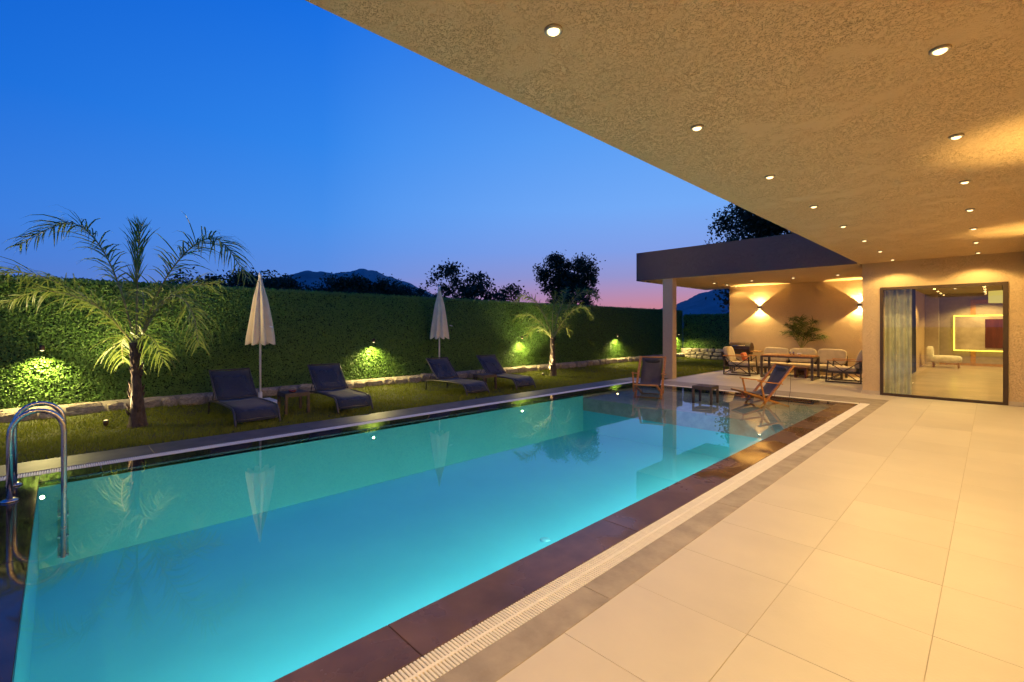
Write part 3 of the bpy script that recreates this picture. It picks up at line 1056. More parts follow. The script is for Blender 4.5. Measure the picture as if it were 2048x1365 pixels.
make_sconce('small square wall lamp throwing light up and down beside the grill', 'pavilion wall lamps', (-5.63, 17.5, 2.22), R(180), P_SCONCE)
make_sconce('small square wall lamp throwing light up and down above the right armchair', 'pavilion wall lamps', (-2.80, 17.5, 2.22), R(180), P_SCONCE)
make_sconce('small wall lamp on the long side wall, far from the camera', 'terrace wall lamps', (0.44, 10.35, 2.27), R(90), P_SCONCE * 0.17, 114, 0.5)
make_sconce('small wall lamp on the long side wall, near the camera', 'terrace wall lamps', (0.44, 5.45, 2.27), R(90), P_SCONCE * 0.17, 114, 0.5)

# ================================================================== PAVILION
pav = thing('pavilion', 'flat roofed open pavilion with one square column at the pool end', 'pavilion', (-4.9, 15.3, 0))
ox, oy = -4.9, 15.3
mb = MB()
mb.box(-7.80 - ox, -2.142 - ox, 13.05 - oy, 18.2 - oy, 2.99, 3.86)
mb.build('roof', M_WALL, pav)
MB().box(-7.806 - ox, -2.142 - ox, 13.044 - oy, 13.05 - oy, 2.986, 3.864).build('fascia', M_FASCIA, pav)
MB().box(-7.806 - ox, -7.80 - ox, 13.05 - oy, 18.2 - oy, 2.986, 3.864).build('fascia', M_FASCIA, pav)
mb = MB()
mb.box(-6.93 - ox, -6.62 - ox, 12.96 + 0.12 - oy, 13.33 - oy, 0.0, 2.99)
mb.build('column', M_WALL, pav)
mb = MB()
mb.box(-6.66 - ox, -2.142 - ox, 17.5 - oy, 17.75 - oy, -0.02, 2.99)
mb.build('back_wall', M_WALL, pav)
mb = MB()
mb.box(-6.70 - ox, -6.62 - ox, 12.55 - oy, 17.5 - oy, -0.2, 0.004)
mb.build('kerb', M_COPING, pav)
for lab, x, y in (('leftmost of the front row, nearest the column', -6.34, 15.40), ('second from the column in the front row', -5.19, 15.40),
                  ('third from the column in the front row', -4.05, 15.40), ('nearest the house in the front row', -2.96, 15.40),
                  ('left edge, middle of the side row', -6.30, 16.35), ('left edge, closest to the back wall', -6.34, 17.25)):
    make_downlight('recessed spotlight in the pavilion soffit, ' + lab, 'pavilion ceiling spotlights', x, y, 2.99, P_PAV * (0.3 if y > 17 else 1.0), 0.045)

# ================================================================== HEDGE, STONE KERB, HEDGE LAMPS


def hedge(name, label, x0, y0, x1, y1, z0, z1, dens, ln, thick=0.25):
    """panelled leaf wall: dark core with leaves over face and top; faces the right-hand side of (x0,y0)->(x1,y1)"""
    t = thing(name, label, 'hedge', (x0, y0, 0), 0)
    d = np.array([x1 - x0, y1 - y0, 0.0])
    L = np.linalg.norm(d)
    d /= L
    nrm_ = np.array([d[1], -d[0], 0.0])
    core = MB()
    a = Vector((0, 0, 0))
    pts = []
    for s, w in ((0, 0), (L, 0), (L, -thick), (0, -thick)):
        pts.append((d[0] * s + nrm_[0] * (w - 0.03), d[1] * s + nrm_[1] * (w - 0.03)))
    core.add([(p[0], p[1], z0) for p in pts] + [(p[0], p[1], z1 - 0.03) for p in pts],
             [(3, 2, 1, 0), (4, 5, 6, 7), (0, 1, 5, 4), (1, 2, 6, 5), (2, 3, 7, 6), (3, 0, 4, 7)])
    core.build('backing', M_HEDGEB, t)
    n = int(L * (z1 - z0) * dens)
    s = RNG.uniform(0, L, n)
    zz = RNG.uniform(z0, z1, n)
    dep = RNG.uniform(-0.03, 0.02, n)
    # top edge leaves
    nt_ = int(L * dens * 0.12)
    s = np.concatenate([s, RNG.uniform(0, L, nt_)])
    zz = np.concatenate([zz, z1 + RNG.normal(0, 0.018, nt_)])
    dep = np.concatenate([dep, RNG.uniform(-thick, 0.02, nt_)])
    n += nt_
    P = d[None] * s[:, None] + nrm_[None] * dep[:, None]
    P[:, 2] = zz
    N = unit(nrm_[None] + RNG.normal(0, 0.38, (n, 3)) + np.array([0, 0, 0.25]))
    U = unit(np.cross(N, RNG.normal(0, 1, (n, 3))))
    V, F = leaf_quads(P, N, U, RNG.uniform(0.75, 1.3, n) * ln, RNG.uniform(0.75, 1.3, n) * ln * 0.62)
    o = fast_quads('leaves', V, F, M_HEDGE, t)
    o['kind'] = 'stuff'
    return t


hedge('leaf_hedge', 'long tall green leaf wall running behind the sun loungers', HX, -6.0, HX, HEND + 0.1, 0.2, 2.335, 4300, 0.037)
hedge('leaf_hedge', 'lower dark leaf wall across the far end of the garden', HX, HEND + 0.15, -2.0, HEND + 0.15, 0.45, 2.13, 900, 0.08)

# rubble kerb stones: five shapes shared by all stones
stone_meshes = []
for k in range(6):
    rs = random.Random(40 + k)
    mb = MB()
    nu, nv = 8, 5
    vs, fs = [], []
    for i in range(nv + 1):
        ph = -math.pi / 2 + math.pi * i / nv
        for j in range(nu):
            th = 2 * math.pi * j / nu
            q = 0.45
            cx = math.copysign(abs(math.cos(th)) ** q, math.cos(th)) * abs(math.cos(ph)) ** 0.5
            sx = math.copysign(abs(math.sin(th)) ** q, math.sin(th)) * abs(math.cos(ph)) ** 0.5
            sz = math.copysign(abs(math.sin(ph)) ** 0.6, math.sin(ph))
            w = 1 + rs.uniform(-0.13, 0.13)
            vs.append((0.5 * cx * w, 0.5 * sx * w, 0.5 * sz * (1 + rs.uniform(-0.12, 0.12))))
    for i in range(nv):
        for j in range(nu):
            fs.append((i * nu + j, i * nu + (j + 1) % nu, (i + 1) * nu + (j + 1) % nu, (i + 1) * nu + j))
    mb.add(vs, fs, False)
    me = mb.mesh('stone')
    me.materials.append(M_STONE)
    stone_meshes.append(me)


def stone(parent, loc, size, rz=0.0):
    o = link('stone', random.choice(stone_meshes), parent, loc)
    o.scale = size
    o.rotation_euler = (random.uniform(-0.08, 0.08), random.uniform(-0.08, 0.08), rz)
    return o


kerb = thing('stone_kerb', 'low rubble stone kerb along the foot of the long hedge', 'stone wall', (-10.58, 0, 0.115))
mb = MB()
V, F = [], []
N_ = 140
for i in range(N_ + 1):
    y = -6 + 28.0 * i / N_
    for x, zz in ((-0.14, -0.10), (0.10 + random.uniform(-0.02, 0.02), -0.10), (0.09 + random.uniform(-0.02, 0.02), 0.10 + random.uniform(-0.02, 0.02)),
                  (-0.02, 0.155 + random.uniform(-0.015, 0.015)), (-0.14, 0.15)):
        V.append((x, y, zz))
for i in range(N_):
    for k in range(4):
        a = i * 5 + k
        F.append((a, a + 1, a + 6, a + 5))
mb.add(V, F, True)
mb.build('mortar_bed', M_MORTAR, kerb)
y = -3.0
while y < 21.8:
    L = random.uniform(0.22, 0.52)
    stone(kerb, (0.055 + random.uniform(-0.015, 0.02), y + L / 2, random.uniform(0.035, 0.07)), (random.uniform(0.16, 0.22), L * 0.97, random.uniform(0.17, 0.25)), random.uniform(-0.06, 0.06))
    y += L
bw = thing('stone_wall', 'low rubble stone wall under the far leaf wall', 'stone wall', (-6.0, HEND + 0.02, 0))
MB().box(-4.75, 4.0, -0.08, 0.2, -0.1, 0.50).build('mortar_bed', M_MORTAR, bw)
for row in range(3):
    x = -4.6 + random.uniform(0, 0.2)
    while x < 0.5:
        L = random.uniform(0.24, 0.46)
        stone(bw, (x + L / 2, -0.10 + random.uniform(-0.02, 0.02), 0.09 + 0.17 * row), (L * 0.97, random.uniform(0.14, 0.2), random.uniform(0.16, 0.19)), random.uniform(-0.05, 0.05))
        x += L

for k, (y, lab) in enumerate(((-0.20, 'left of the near palm'), (5.52, 'between the two pairs of loungers'), (10.70, 'behind the far palm'),
                              (16.2, 'beyond the far palm'), (21.5, 'at the far corner by the pavilion column'))):
    t = thing('hedge_lamp', 'small lamp shining down the hedge face ' + lab, 'garden lamp', (HX + 0.04, y, 1.176), 0, 'hedge wall lamps')
    MB().lathe([(0.03, 0.0), (0.034, 0.01), (0.034, 0.07), (0.012, 0.085)], 14, c=(0.11, 0, 0)).build('shade', M_DOORFRAME, t)
    MB().bar((-0.05, 0, 0.05), (0.11, 0, 0.05), 0.018).build('arm', M_DOORFRAME, t)
    MB().lathe([(0.026, -0.002), (0.015, -0.012), (0.002, -0.016)], 12, c=(0.11, 0, 0)).build('lens', M_LENSH, t)
    add_light('hedge_light', 'SPOT', (0.11, 0, -0.03), P_HEDGE, (1.0, 0.80, 0.28), t, (0.28, 0, -1), spot_size=R(150), spot_blend=0.9, shadow_soft_size=0.02)

# ================================================================== PALMS
RV = Vector((math.cos(YAW), math.sin(YAW), 0))
FV = Vector((-math.sin(YAW), math.cos(YAW), 0))


def bez(pts, n):
    """Catmull-Rom through the points"""
    P = [Vector(p) for p in pts]
    P = [P[0] * 2 - P[1]] + P + [P[-1] * 2 - P[-2]]
    out = []
    segs = len(P) - 3
    for k in range(n + 1):
        t = k / n * segs
        i = min(int(t), segs - 1)
        u = t - i
        a, b, c, d = P[i], P[i + 1], P[i + 2], P[i + 3]
        out.append(0.5 * ((2 * b) + (c - a) * u + (2 * a - 5 * b + 4 * c - d) * u * u + (3 * b - a - 3 * c + d) * u ** 3))
    return out


def frond(parent, pts, leaf=0.42, nleaf=34, rad=0.016, droop=0.5, seed=0, start=0.18, wid=0.0088, spreadf=1.0, leafm=None):
    rs = random.Random(seed)
    N = 26
    C = bez(pts, N)
    MBr = MB()
    MBr.tube(C, [rad * (1 - 0.8 * i / N) for i in range(N + 1)], 6)
    st = MBr.build('frond', M_RACHIS, parent)
    V, F = [], []
    for k in range(nleaf):
        t = start + (1 - start) * (k + rs.uniform(-0.3, 0.3)) / nleaf
        t = min(max(t, 0.02), 0.995)
        i = min(int(t * N), N - 1)
        p = C[i].lerp(C[i + 1], t * N - i)
        d = (C[i + 1] - C[i]).normalized()
        side = d.cross(Vector((0, 0, 1)))
        if side.length < 0.1:
            side = Vector((1, 0, 0))
        side.normalize()
        up = side.cross(d)
        ll = leaf * (0.45 + 0.55 * math.sin(math.pi * min(1, (t - start) / (1 - start) * 0.9 + 0.12))) * rs.uniform(0.6, 1.25)
        for s in (-1, 1):
            v = (d * rs.uniform(0.5, 1.0) + side * s * rs.uniform(0.45, 1.0) * spreadf + up * rs.uniform(-0.35, 0.75)).normalized()
            wv = d.cross(v).cross(v).normalized()
            if wv.length < 0.1:
                wv = d
            w = wid * rs.uniform(0.8, 1.3)
            q = p.copy()
            ring = []
            segs = 4
            dirv = v.copy()
            for m in range(segs + 1):
                ww = w * (0.7, 1.0, 0.85, 0.55, 0.08)[m]
                ring.append((q - wv * ww, q + wv * ww))
                dirv = (dirv + Vector((0, 0, -1)) * droop * rs.uniform(0.3, 0.9) * (m + 1) * 0.32).normalized()
                q = q + dirv * ll / segs
            o = len(V)
            for a, b in ring:
                V += [a, b]
            for m in range(segs):
                F.append((o + 2 * m, o + 2 * m + 1, o + 2 * m + 3, o + 2 * m + 2))
    m2_ = MB()
    m2_.add(V, F, False)
    l = m2_.build('leaflets', leafm or M_PALM, st)
    return st


def palm(label, loc, height, r0, specs, scale, seed, leaf):
    t = thing('palm_tree', label, 'palm tree', loc)
    rs = random.Random(seed)
    prof = []
    n = 22
    # trunk with rings of old leaf bases
    mb = MB()
    pts, rad = [], []
    for i in range(n + 1):
        u = i / n
        pts.append((0.02 * math.sin(u * 4), 0.02 * math.cos(u * 3), -0.08 + (height + 0.08) * u))
        rad.append(r0 * (1.75 - 1.35 * u ** 0.40 if u < 0.6 else 0.65 + 0.1 * (u - 0.6)) * (1 + 0.07 * (i % 2)))
    mb.tube(pts, rad, 14)
    mb.build('trunk', M_TRUNK, t)
    # cut leaf bases hugging the trunk
    for i in range(int(46 * height / 1.3)):
        u = rs.uniform(0.12, 0.98)
        a = i * 2.4 + rs.uniform(-0.2, 0.2)
        zz = height * u
        rr = r0 * (1.75 - 1.35 * u ** 0.40 if u < 0.6 else 0.66)
        d = Vector((math.cos(a), math.sin(a), 0))
        b = MB()
        L = rs.uniform(0.06, 0.16)
        p0 = d * rr * 0.8 + Vector((0, 0, zz))
        p1 = d * (rr + 0.012) + Vector((0, 0, zz + L * 0.6))
        p2 = d * (rr + 0.026 + 0.02 * u) + Vector((0, 0, zz + L))
        b.tube([p0, p1, p2], [0.022, 0.017, 0.006], 5)
        b.build('leaf_base', M_TRUNK, t)
    for k, (pp, dep, nl, lf) in enumerate(specs):
        pts = [Vector((0, 0, height - 0.06))]
        m = len(pp)
        for j, (a, b) in enumerate(pp):
            pts.append(RV * a * scale + FV * dep * (j + 1) / m * scale + Vector((0, 0, height + b * scale)))
        frond(t, pts, leaf * lf, int(nl * (1.95 if lf > 0.82 else 0.9)), 0.014, 0.62 if lf > 0.82 else 0.2, seed * 31 + k, start=0.10 if lf > 0.82 else 0.4, spreadf=1.0 if lf > 0.82 else 0.2)
    return t


palm('young palm with long arching fronds beside the near sun lounger', (-9.43, 0.87, 0), 1.30, 0.092,
     [([(-0.55, 0.62), (-1.35, 1.05), (-2.0, 0.95), (-2.75, 0.35)], -0.55, 50, 1.15),
      ([(-0.18, 0.9), (-0.42, 1.55), (-0.78, 1.82), (-1.40, 1.45)], -0.45, 44, 1.0),
      ([(-0.06, 0.8), (-0.12, 1.4), (-0.12, 1.95)], 0.25, 30, 0.7),
      ([(0.06, 0.7), (0.10, 1.3), (0.20, 1.80)], -0.15, 26, 0.8),
      ([(0.5, 0.95), (1.05, 1.52), (1.5, 1.55), (1.95, 1.0)], -0.35, 46, 1.05),
      ([(0.42, 0.58), (0.80, 0.72), (1.10, 0.45), (1.26, -0.05)], -0.4, 26, 0.9),
      ([(-0.40, 0.55), (-0.95, 0.78), (-1.45, 0.55)], -0.7, 26, 0.95),
      ([(-0.25, 0.10), (-0.42, -0.05), (-0.50, -0.35)], 0.35, 14, 0.95),
      ([(0.2, 0.12), (0.42, 0.02), (0.62, -0.30)], -0.25, 14, 0.95),
      ([(0.12, 0.6), (0.35, 0.95), (0.65, 1.05)], 1.1, 26, 0.9),
      ([(-0.18, 0.6), (-0.5, 0.9), (-0.9, 0.9)], 1.1, 28, 0.9)], 1.0, 3, 0.58)

palm('smaller palm lit from below beyond the far sun loungers', (-9.68, 11.19, 0), 1.20, 0.085,
     [([(-0.35, 0.45), (-0.75, 0.72), (-1.25, 0.62), (-1.6, 0.3)], 0.4, 34, 1.0),
      ([(-0.3, 0.75), (-0.62, 1.2), (-0.95, 1.32), (-1.2, 1.1)], -0.3, 34, 0.9),
      ([(0.0, 0.7), (0.08, 1.15), (0.12, 1.45)], 0.2, 26, 0.8),
      ([(0.18, 0.7), (0.36, 1.2), (0.5, 1.6)], 0.35, 30, 0.9),
      ([(0.34, 0.68), (0.75, 1.28), (1.15, 1.52), (1.5, 1.25)], 0.3, 40, 1.0),
      ([(0.3, 0.5), (0.62, 0.85), (0.95, 0.95), (1.2, 0.6)], -0.5, 32, 0.95),
      ([(-0.3, 0.25), (-0.6, 0.30), (-0.85, 0.05)], -0.5, 22, 0.85),
      ([(0.22, 0.25), (0.45, 0.32), (0.62, 0.05)], 0.6, 22, 0.8),
      ([(-0.12, 0.5), (-0.3, 0.85), (-0.45, 1.0)], 0.9, 26, 0.8)], 1.0, 5, 0.46)

for lab, loc, aim in (('tiny ground spotlight at the foot of the near palm', (-9.66, 0.52, 0.0), (0.10, 0.10, 1)),
                      ('tiny ground spotlight on a spike left of the far palm', (-9.86, 10.92, 0.0), (0.08, 0.10, 1))):
    t = thing('ground_spotlight', lab, 'garden lamp', loc, 0, 'palm spotlights')
    MB().lathe([(0.022, 0.0), (0.035, 0.03), (0.035, 0.085), (0.028, 0.086)], 14).build('housing', M_DOORFRAME, t)
    MB().tube([(0, 0, -0.12), (0, 0, 0.0)], 0.008, 6).build('spike', M_DOORFRAME, t)
    MB().lathe([(0.026, 0.087), (0.015, 0.092), (0.002, 0.094)], 12).build('lens', M_LENSH, t)
    add_light('palm_light', 'SPOT', (0, 0, 0.11), P_PALM, (1.0, 0.78, 0.38), t, aim, spot_size=R(128), spot_blend=0.7, shadow_soft_size=0.03)


# ================================================================== TREES BEYOND THE HEDGE
def tree(name, label, az, dist, blobs, nclump, nleaf, lsize, seed, csize=0.35, group='trees beyond the hedge'):
    """blobs: crown volumes as (side offset deg, height of centre, radius side, radius up) seen from the garden"""
    rs = np.random.default_rng(seed)
    rr = random.Random(seed)
    c = Vector((dist * math.sin(R(az)), dist * math.cos(R(az)), 0))
    t = thing(name, label, 'tree', c, 0, group)
    sidev = Vector((math.cos(R(az)), -math.sin(R(az)), 0))     # to the right seen from the camera
    sidev = Vector((math.cos(R(-az)), math.sin(R(-az)), 0))
    depv = Vector((math.sin(R(az)), math.cos(R(az)), 0))
    cents = []
    tot = sum(b[2] * b[3] for b in blobs)
    for off, h, rw, rh in blobs:
        k = max(3, int(nclump * rw * rh / tot))
        cc = sidev * (dist * math.tan(R(off))) + Vector((0, 0, h))
        for _ in range(k):
            v = rs.normal(0, 1, 3)
            v /= np.linalg.norm(v)
            v *= rs.uniform(0.35, 1.0) ** 0.6
            cents.append(cc + sidev * v[0] * rw + depv * v[1] * rw + Vector((0, 0, v[2] * rh)))
    top = max(b[1] for b in blobs)
    # trunk and limbs
    mb = MB()
    base_r = 0.05 * top / 2
    fork = Vector((0, 0, top * 0.42))
    mb.tube([(0, 0, -0.3), (0.05, 0.02, top * 0.2), fork], [base_r * 1.3, base_r, base_r * 0.8], 8)
    mb.build('trunk', M_BARK, t)
    lim = MB()
    for q in rr.sample(cents, min(16, len(cents))):
        mid = fork.lerp(q, 0.5) + Vector((rr.uniform(-.2, .2), rr.uniform(-.2, .2), rr.uniform(0, .3)))
        lim.tube([fork, mid, q], [base_r * 0.5, base_r * 0.28, base_r * 0.08], 5)
    lim.build('limbs', M_BARK, t)
    Ps = []
    for q in cents:
        Ps.append(np.array(q)[None] + rs.normal(0, 1, (nleaf, 3)) * csize * rs.uniform(0.5, 1.2) * np.array([1, 1, 0.8]))
    P = np.concatenate(Ps)
    n = len(P)
    N = unit(rs.normal(0, 1, (n, 3)) + np.array([0, 0, 0.5]))
    U = unit(np.cross(N, rs.normal(0, 1, (n, 3))))
    V, F = leaf_quads(P, N, U, rs.uniform(0.7, 1.3, n) * lsize, rs.uniform(0.7, 1.3, n) * lsize * 0.55)
    o = fast_quads('crown', V, F, M_DARKLEAF, t)
    return t


tree('broadleaf_tree', 'loose leafy tree rising above the hedge beside the far umbrella', -51.5, 24,
     [(-2.2, 3.9, 1.0, 0.9), (0.6, 3.75, 1.0, 0.75), (-0.4, 2.9, 1.9, 0.7), (3.6, 3.0, 0.75, 0.55), (5.6, 2.95, 0.6, 0.7), (1.8, 3.2, 1.2, 0.7)], 125, 36, 0.17, 11, 0.19)
tree('dense_tree', 'dense round tree directly behind the far palm', -39.2, 25,
     [(-1.6, 4.4, 0.85, 0.95), (1.5, 4.3, 0.95, 0.95), (0.2, 3.2, 1.35, 1.2)], 140, 110, 0.14, 12, 0.20)
tree('dense_tree', 'large dark tree towering over the pavilion roof', -12.5, 27,
     [(-6.5, 6.4, 1.9, 1.7), (-2.0, 7.2, 2.6, 2.4), (3.0, 7.6, 3.0, 2.4), (-4.0, 4.6, 2.4, 1.4), (-7.4, 3.0, 0.7, 0.9), (-5.6, 3.2, 1.2, 1.2)], 320, 95, 0.19, 13, 0.34)
tree('broadleaf_tree', 'low leafy trees of the hill foot behind the near umbrella', -76.2, 19,
     [(-4.0, 2.5, 1.0, 0.8), (0.0, 2.8, 1.1, 0.75), (3.2, 2.75, 0.8, 0.75), (5.2, 2.3, 0.9, 0.7)], 190, 80, 0.13, 14, 0.18)
tree('round_bush', 'dark round bush in front of the hill, left of two', -65.9, 21,
     [(-2.2, 2.45, 0.8, 0.7), (0.6, 2.85, 1.15, 0.85), (2.0, 2.75, 0.7, 0.8)], 150, 90, 0.12, 15, 0.18)
tree('round_bush', 'dark round bush in front of the hill, right of two', -59.8, 21,
     [(-0.8, 2.65, 1.0, 0.85), (1.4, 2.5, 0.95, 0.75)], 150, 100, 0.11, 16, 0.17)
tree('round_bush', 'low bush showing over the hedge left of the pavilion column', -31.4, 27,
     [(-1.2, 1.9, 0.8, 0.75), (1.4, 1.8, 0.9, 0.65)], 60, 70, 0.13, 17, 0.2)
tree('broadleaf_tree', 'dark tree at the left edge behind the near palm', -92, 17,
     [(-4, 2.2, 1.3, 0.6), (4, 2.1, 1.2, 0.55), (9, 2.0, 1.2, 0.5)], 90, 70, 0.12, 18, 0.2)

# pale shed roof over the far hedge, far street lamp
t = thing('shed', 'pale flat shed roof showing above the far hedge', 'shed', (-11.2, 33.0, 0))
MB().box(-3.2, 4.2, 0, 5, -0.1, 2.30).build('wall', M_ROOMWALL, t)
MB().box(-3.4, 4.4, -0.3, 5.3, 2.302, 2.46).build('roof', M_PALEROOF, t)
t = thing('street_lamp', 'far street lamp glowing just above the hedge top', 'street lamp', (-36.5, 58.5, 0))
MB().tube([(0, 0, -0.1), (0, 0, 4.1)], [0.08, 0.05], 8).build('pole', M_METAL, t)
MB().box(-0.3, 0.3, -0.1, 0.1, 4.1, 4.2).build('head', M_METAL, t)
MB().lathe([(0.10, 4.06), (0.16, 4.0), (0.05, 3.95)], 10).build('lens', M_BULB, t)


# ================================================================== GARDEN FURNITURE
def make_lounger(label):
    """sling sun lounger; local +X is the foot end, width along Y"""
    t = thing('sun_lounger', label, 'sun lounger', (0, 0, 0), 0, 'sun loungers on the lawn')
    W = 0.325
    seat = [(-0.13, 0.30), (0.05, 0.283), (0.3, 0.277), (0.55, 0.278), (0.74, 0.272), (0.84, 0.25), (0.90, 0.205), (0.945, 0.135), (0.975, 0.075)]
    MB().strip(seat, -W + 0.02, W - 0.02, 0.006, 4, 0.012).build('seat', M_SLING, t)
    back = [(-0.13, 0.305), (-0.20, 0.37), (-0.32, 0.475), (-0.47, 0.625), (-0.59, 0.765)]
    back = back[::-1]
    MB().strip(back, -W + 0.02, W - 0.02, 0.006, 4, 0.01).build('backrest', M_SLING, t)
    for s in (-1, 1):
        y = s * W
        rail = bez([(-0.55, y, 0.235), (-0.3, y, 0.262), (0.2, y, 0.275), (0.72, y, 0.268), (0.86, y, 0.235), (0.93, y, 0.15), (1.0, y, 0.0)], 24)
        MB().tube(rail, 0.017, 8).build('side_rail', M_FRAME, t)
        MB().tube([(-0.55, y, 0.235), (-0.59, y, 0.20), (-0.61, y, 0.0)], 0.016, 8).build('rear_leg', M_FRAME, t)
        MB().tube(bez([(-0.12, y * 0.98, 0.30), (-0.32, y * 0.98, 0.478), (-0.60, y * 0.98, 0.78)], 8), 0.014, 8).build('back_rail', M_FRAME, t)
        MB().tube([(-0.36, y * 0.9, 0.51), (-0.50, y * 0.9, 0.25)], 0.009, 6).build('back_strut', M_FRAME, t)
    MB().tube([(-0.597, -W, 0.775), (-0.597, W, 0.775)], 0.013, 8).build('top_bar', M_FRAME, t)
    MB().tube([(-0.50, -W, 0.245), (-0.50, W, 0.245)], 0.011, 8).build('cross_bar', M_FRAME, t)
    MB().tube([(0.95, -W, 0.10), (0.95, W, 0.10)], 0.011, 8).build('cross_bar', M_FRAME, t)
    return t


labs = ['dark blue mesh sun lounger nearest the camera, right of the near palm', 'dark blue mesh sun lounger right of the near umbrella and its side table',
        'dark blue mesh sun lounger in front of the far umbrella pole', 'dark blue mesh sun lounger farthest from the camera, left of the far palm']
l0 = make_lounger(labs[0])
spots = [(-9.13, 2.25, 1.5), (-9.13, 3.94, -2.0), (-9.13, 6.82, 1.0), (-9.13, 8.42, -1.0)]
for k, (x, y, a) in enumerate(spots):
    o = l0 if k == 0 else copy_tree(l0)
    o['label'] = labs[k]
    o.location = (x, y, LAWN_Z + 0.01)
    o.rotation_euler = (0, 0, R(a))


def make_table(label, h=0.38, s=0.21):
    t = thing('side_table', label, 'side table', (0, 0, 0), 0, 'low side tables')
    for k in range(5):
        w = 2 * s / 5
        MB().slab(-s + k * w + 0.002, -s + (k + 1) * w - 0.002, -s, s, h - 0.018, h, 0.002).build('board', M_RATTAN, t)
    for i in (-1, 1):
        MB().box(i * s - 0.014 - 0.014 * i, i * s + 0.014 - 0.014 * i, -s + 0.03, s - 0.03, h - 0.07, h - 0.019).build('apron', M_RATTAN, t)
        MB().box(-s + 0.03, s - 0.03, i * s - 0.014 - 0.014 * i, i * s + 0.014 - 0.014 * i, h - 0.07, h - 0.019).build('apron', M_RATTAN, t)
        for j in (-1, 1):
            cx, cy_ = i * (s - 0.02), j * (s - 0.02)
            MB().box(cx - 0.021, cx + 0.021, cy_ - 0.021, cy_ + 0.021, 0, h - 0.0185).build('leg', M_RATTAN, t)
    return t


t0 = make_table('low dark side table with a small dish, between the near loungers')
t0.location = (-8.87, 3.06, LAWN_Z + 0.01)
t1 = copy_tree(t0)
t1['label'] = 'low dark side table between the two far loungers'
t1.location = (-8.80, 7.60, LAWN_Z + 0.01)
t2 = copy_tree(t0)
t2['label'] = 'low dark side table standing in the shallow water between the wooden chairs'
t2.location = (-4.36, 10.12, -0.112)
t2.rotation_euler = (0, 0, R(3))
tag(MB().lathe([(0.03, 0.0), (0.06, 0.012), (0.07, 0.035), (0.062, 0.034), (0.045, 0.014), (0.005, 0.010)], 18).build('dish', M_DISH, None, (-8.80, 3.02, LAWN_Z + 0.39)),
    'small dark red dish on the near side table', 'dish')


def make_umbrella(label):
    t = thing('umbrella', label, 'umbrella', (0, 0, 0), 0, 'closed umbrellas on the lawn')
    MB().slab(-0.26, 0.26, -0.26, 0.26, 0.0, 0.11, 0.02).build('base', M_WHITE, t)
    MB().lathe([(0.04, 0.11), (0.036, 0.26), (0.030, 0.27)], 14).build('socket', M_WHITE, t)
    MB().tube([(0, 0, 0.2), (0, 0, 2.52)], 0.021, 10).build('pole', M_WHITE, t)
    MB().lathe([(0.03, 2.50), (0.035, 2.53), (0.022, 2.60), (0.006, 2.63)], 12).build('finial', M_WHITE, t)
    # folded canopy: eight pleats hanging from the crown, scalloped hem
    n, rows = 96, 26
    rs = random.Random(5)
    ph = [rs.uniform(-0.15, 0.15) for _ in range(8)]
    am = [rs.uniform(0.75, 1.2) for _ in range(8)]
    V, F = [], []
    ztop, zbot = 2.545, 1.26
    for j in range(rows + 1):
        u = j / rows
        Rm = 0.030 + 0.232 * (u ** 0.85)
        for k in range(n):
            a = 2 * math.pi * k / n
            seg = int(a / (2 * math.pi / 8)) % 8
            w = (0.5 + 0.5 * math.cos(8 * a + ph[seg])) ** 0.8
            r = Rm * (0.66 + 0.36 * w * am[seg] * min(1, u * 3)) * (1 + 0.03 * math.sin(3 * a + 5 * u))
            zz = ztop + (zbot - ztop) * u
            if j == rows:
                zz -= 0.075 * (w ** 0.7)
            elif j == rows - 1:
                zz -= 0.03 * w
            V.append((r * math.cos(a), r * math.sin(a), zz))
    for j in range(rows):
        for k in range(n):
            F.append((j * n + k, j * n + (k + 1) % n, (j + 1) * n + (k + 1) % n, (j + 1) * n + k))
    mb = MB()
    mb.add(V, F, True)
    mb.build('canopy', M_CANVAS, t)
    MB().bar((0.25, 0.10, 1.55), (0.32, 0.13, 1.53), 0.02).build('tie_strap', M_WHITE, t)
    return t


u0 = make_umbrella('closed cream umbrella on a white base behind the near loungers')
u0.location = (-9.95, 2.81, LAWN_Z + 0.03)
u1 = copy_tree(u0)
for c_ in list(u1.children):      # this one stands in a ground sleeve: no base slab to be seen
    if c_.name.startswith('base'):
        bpy.data.objects.remove(c_)
u1['label'] = 'closed cream umbrella behind the far pair of loungers'
u1.location = (-10.2, 7.22, LAWN_Z + 0.06)
u1.rotation_euler = (0, 0, R(35))


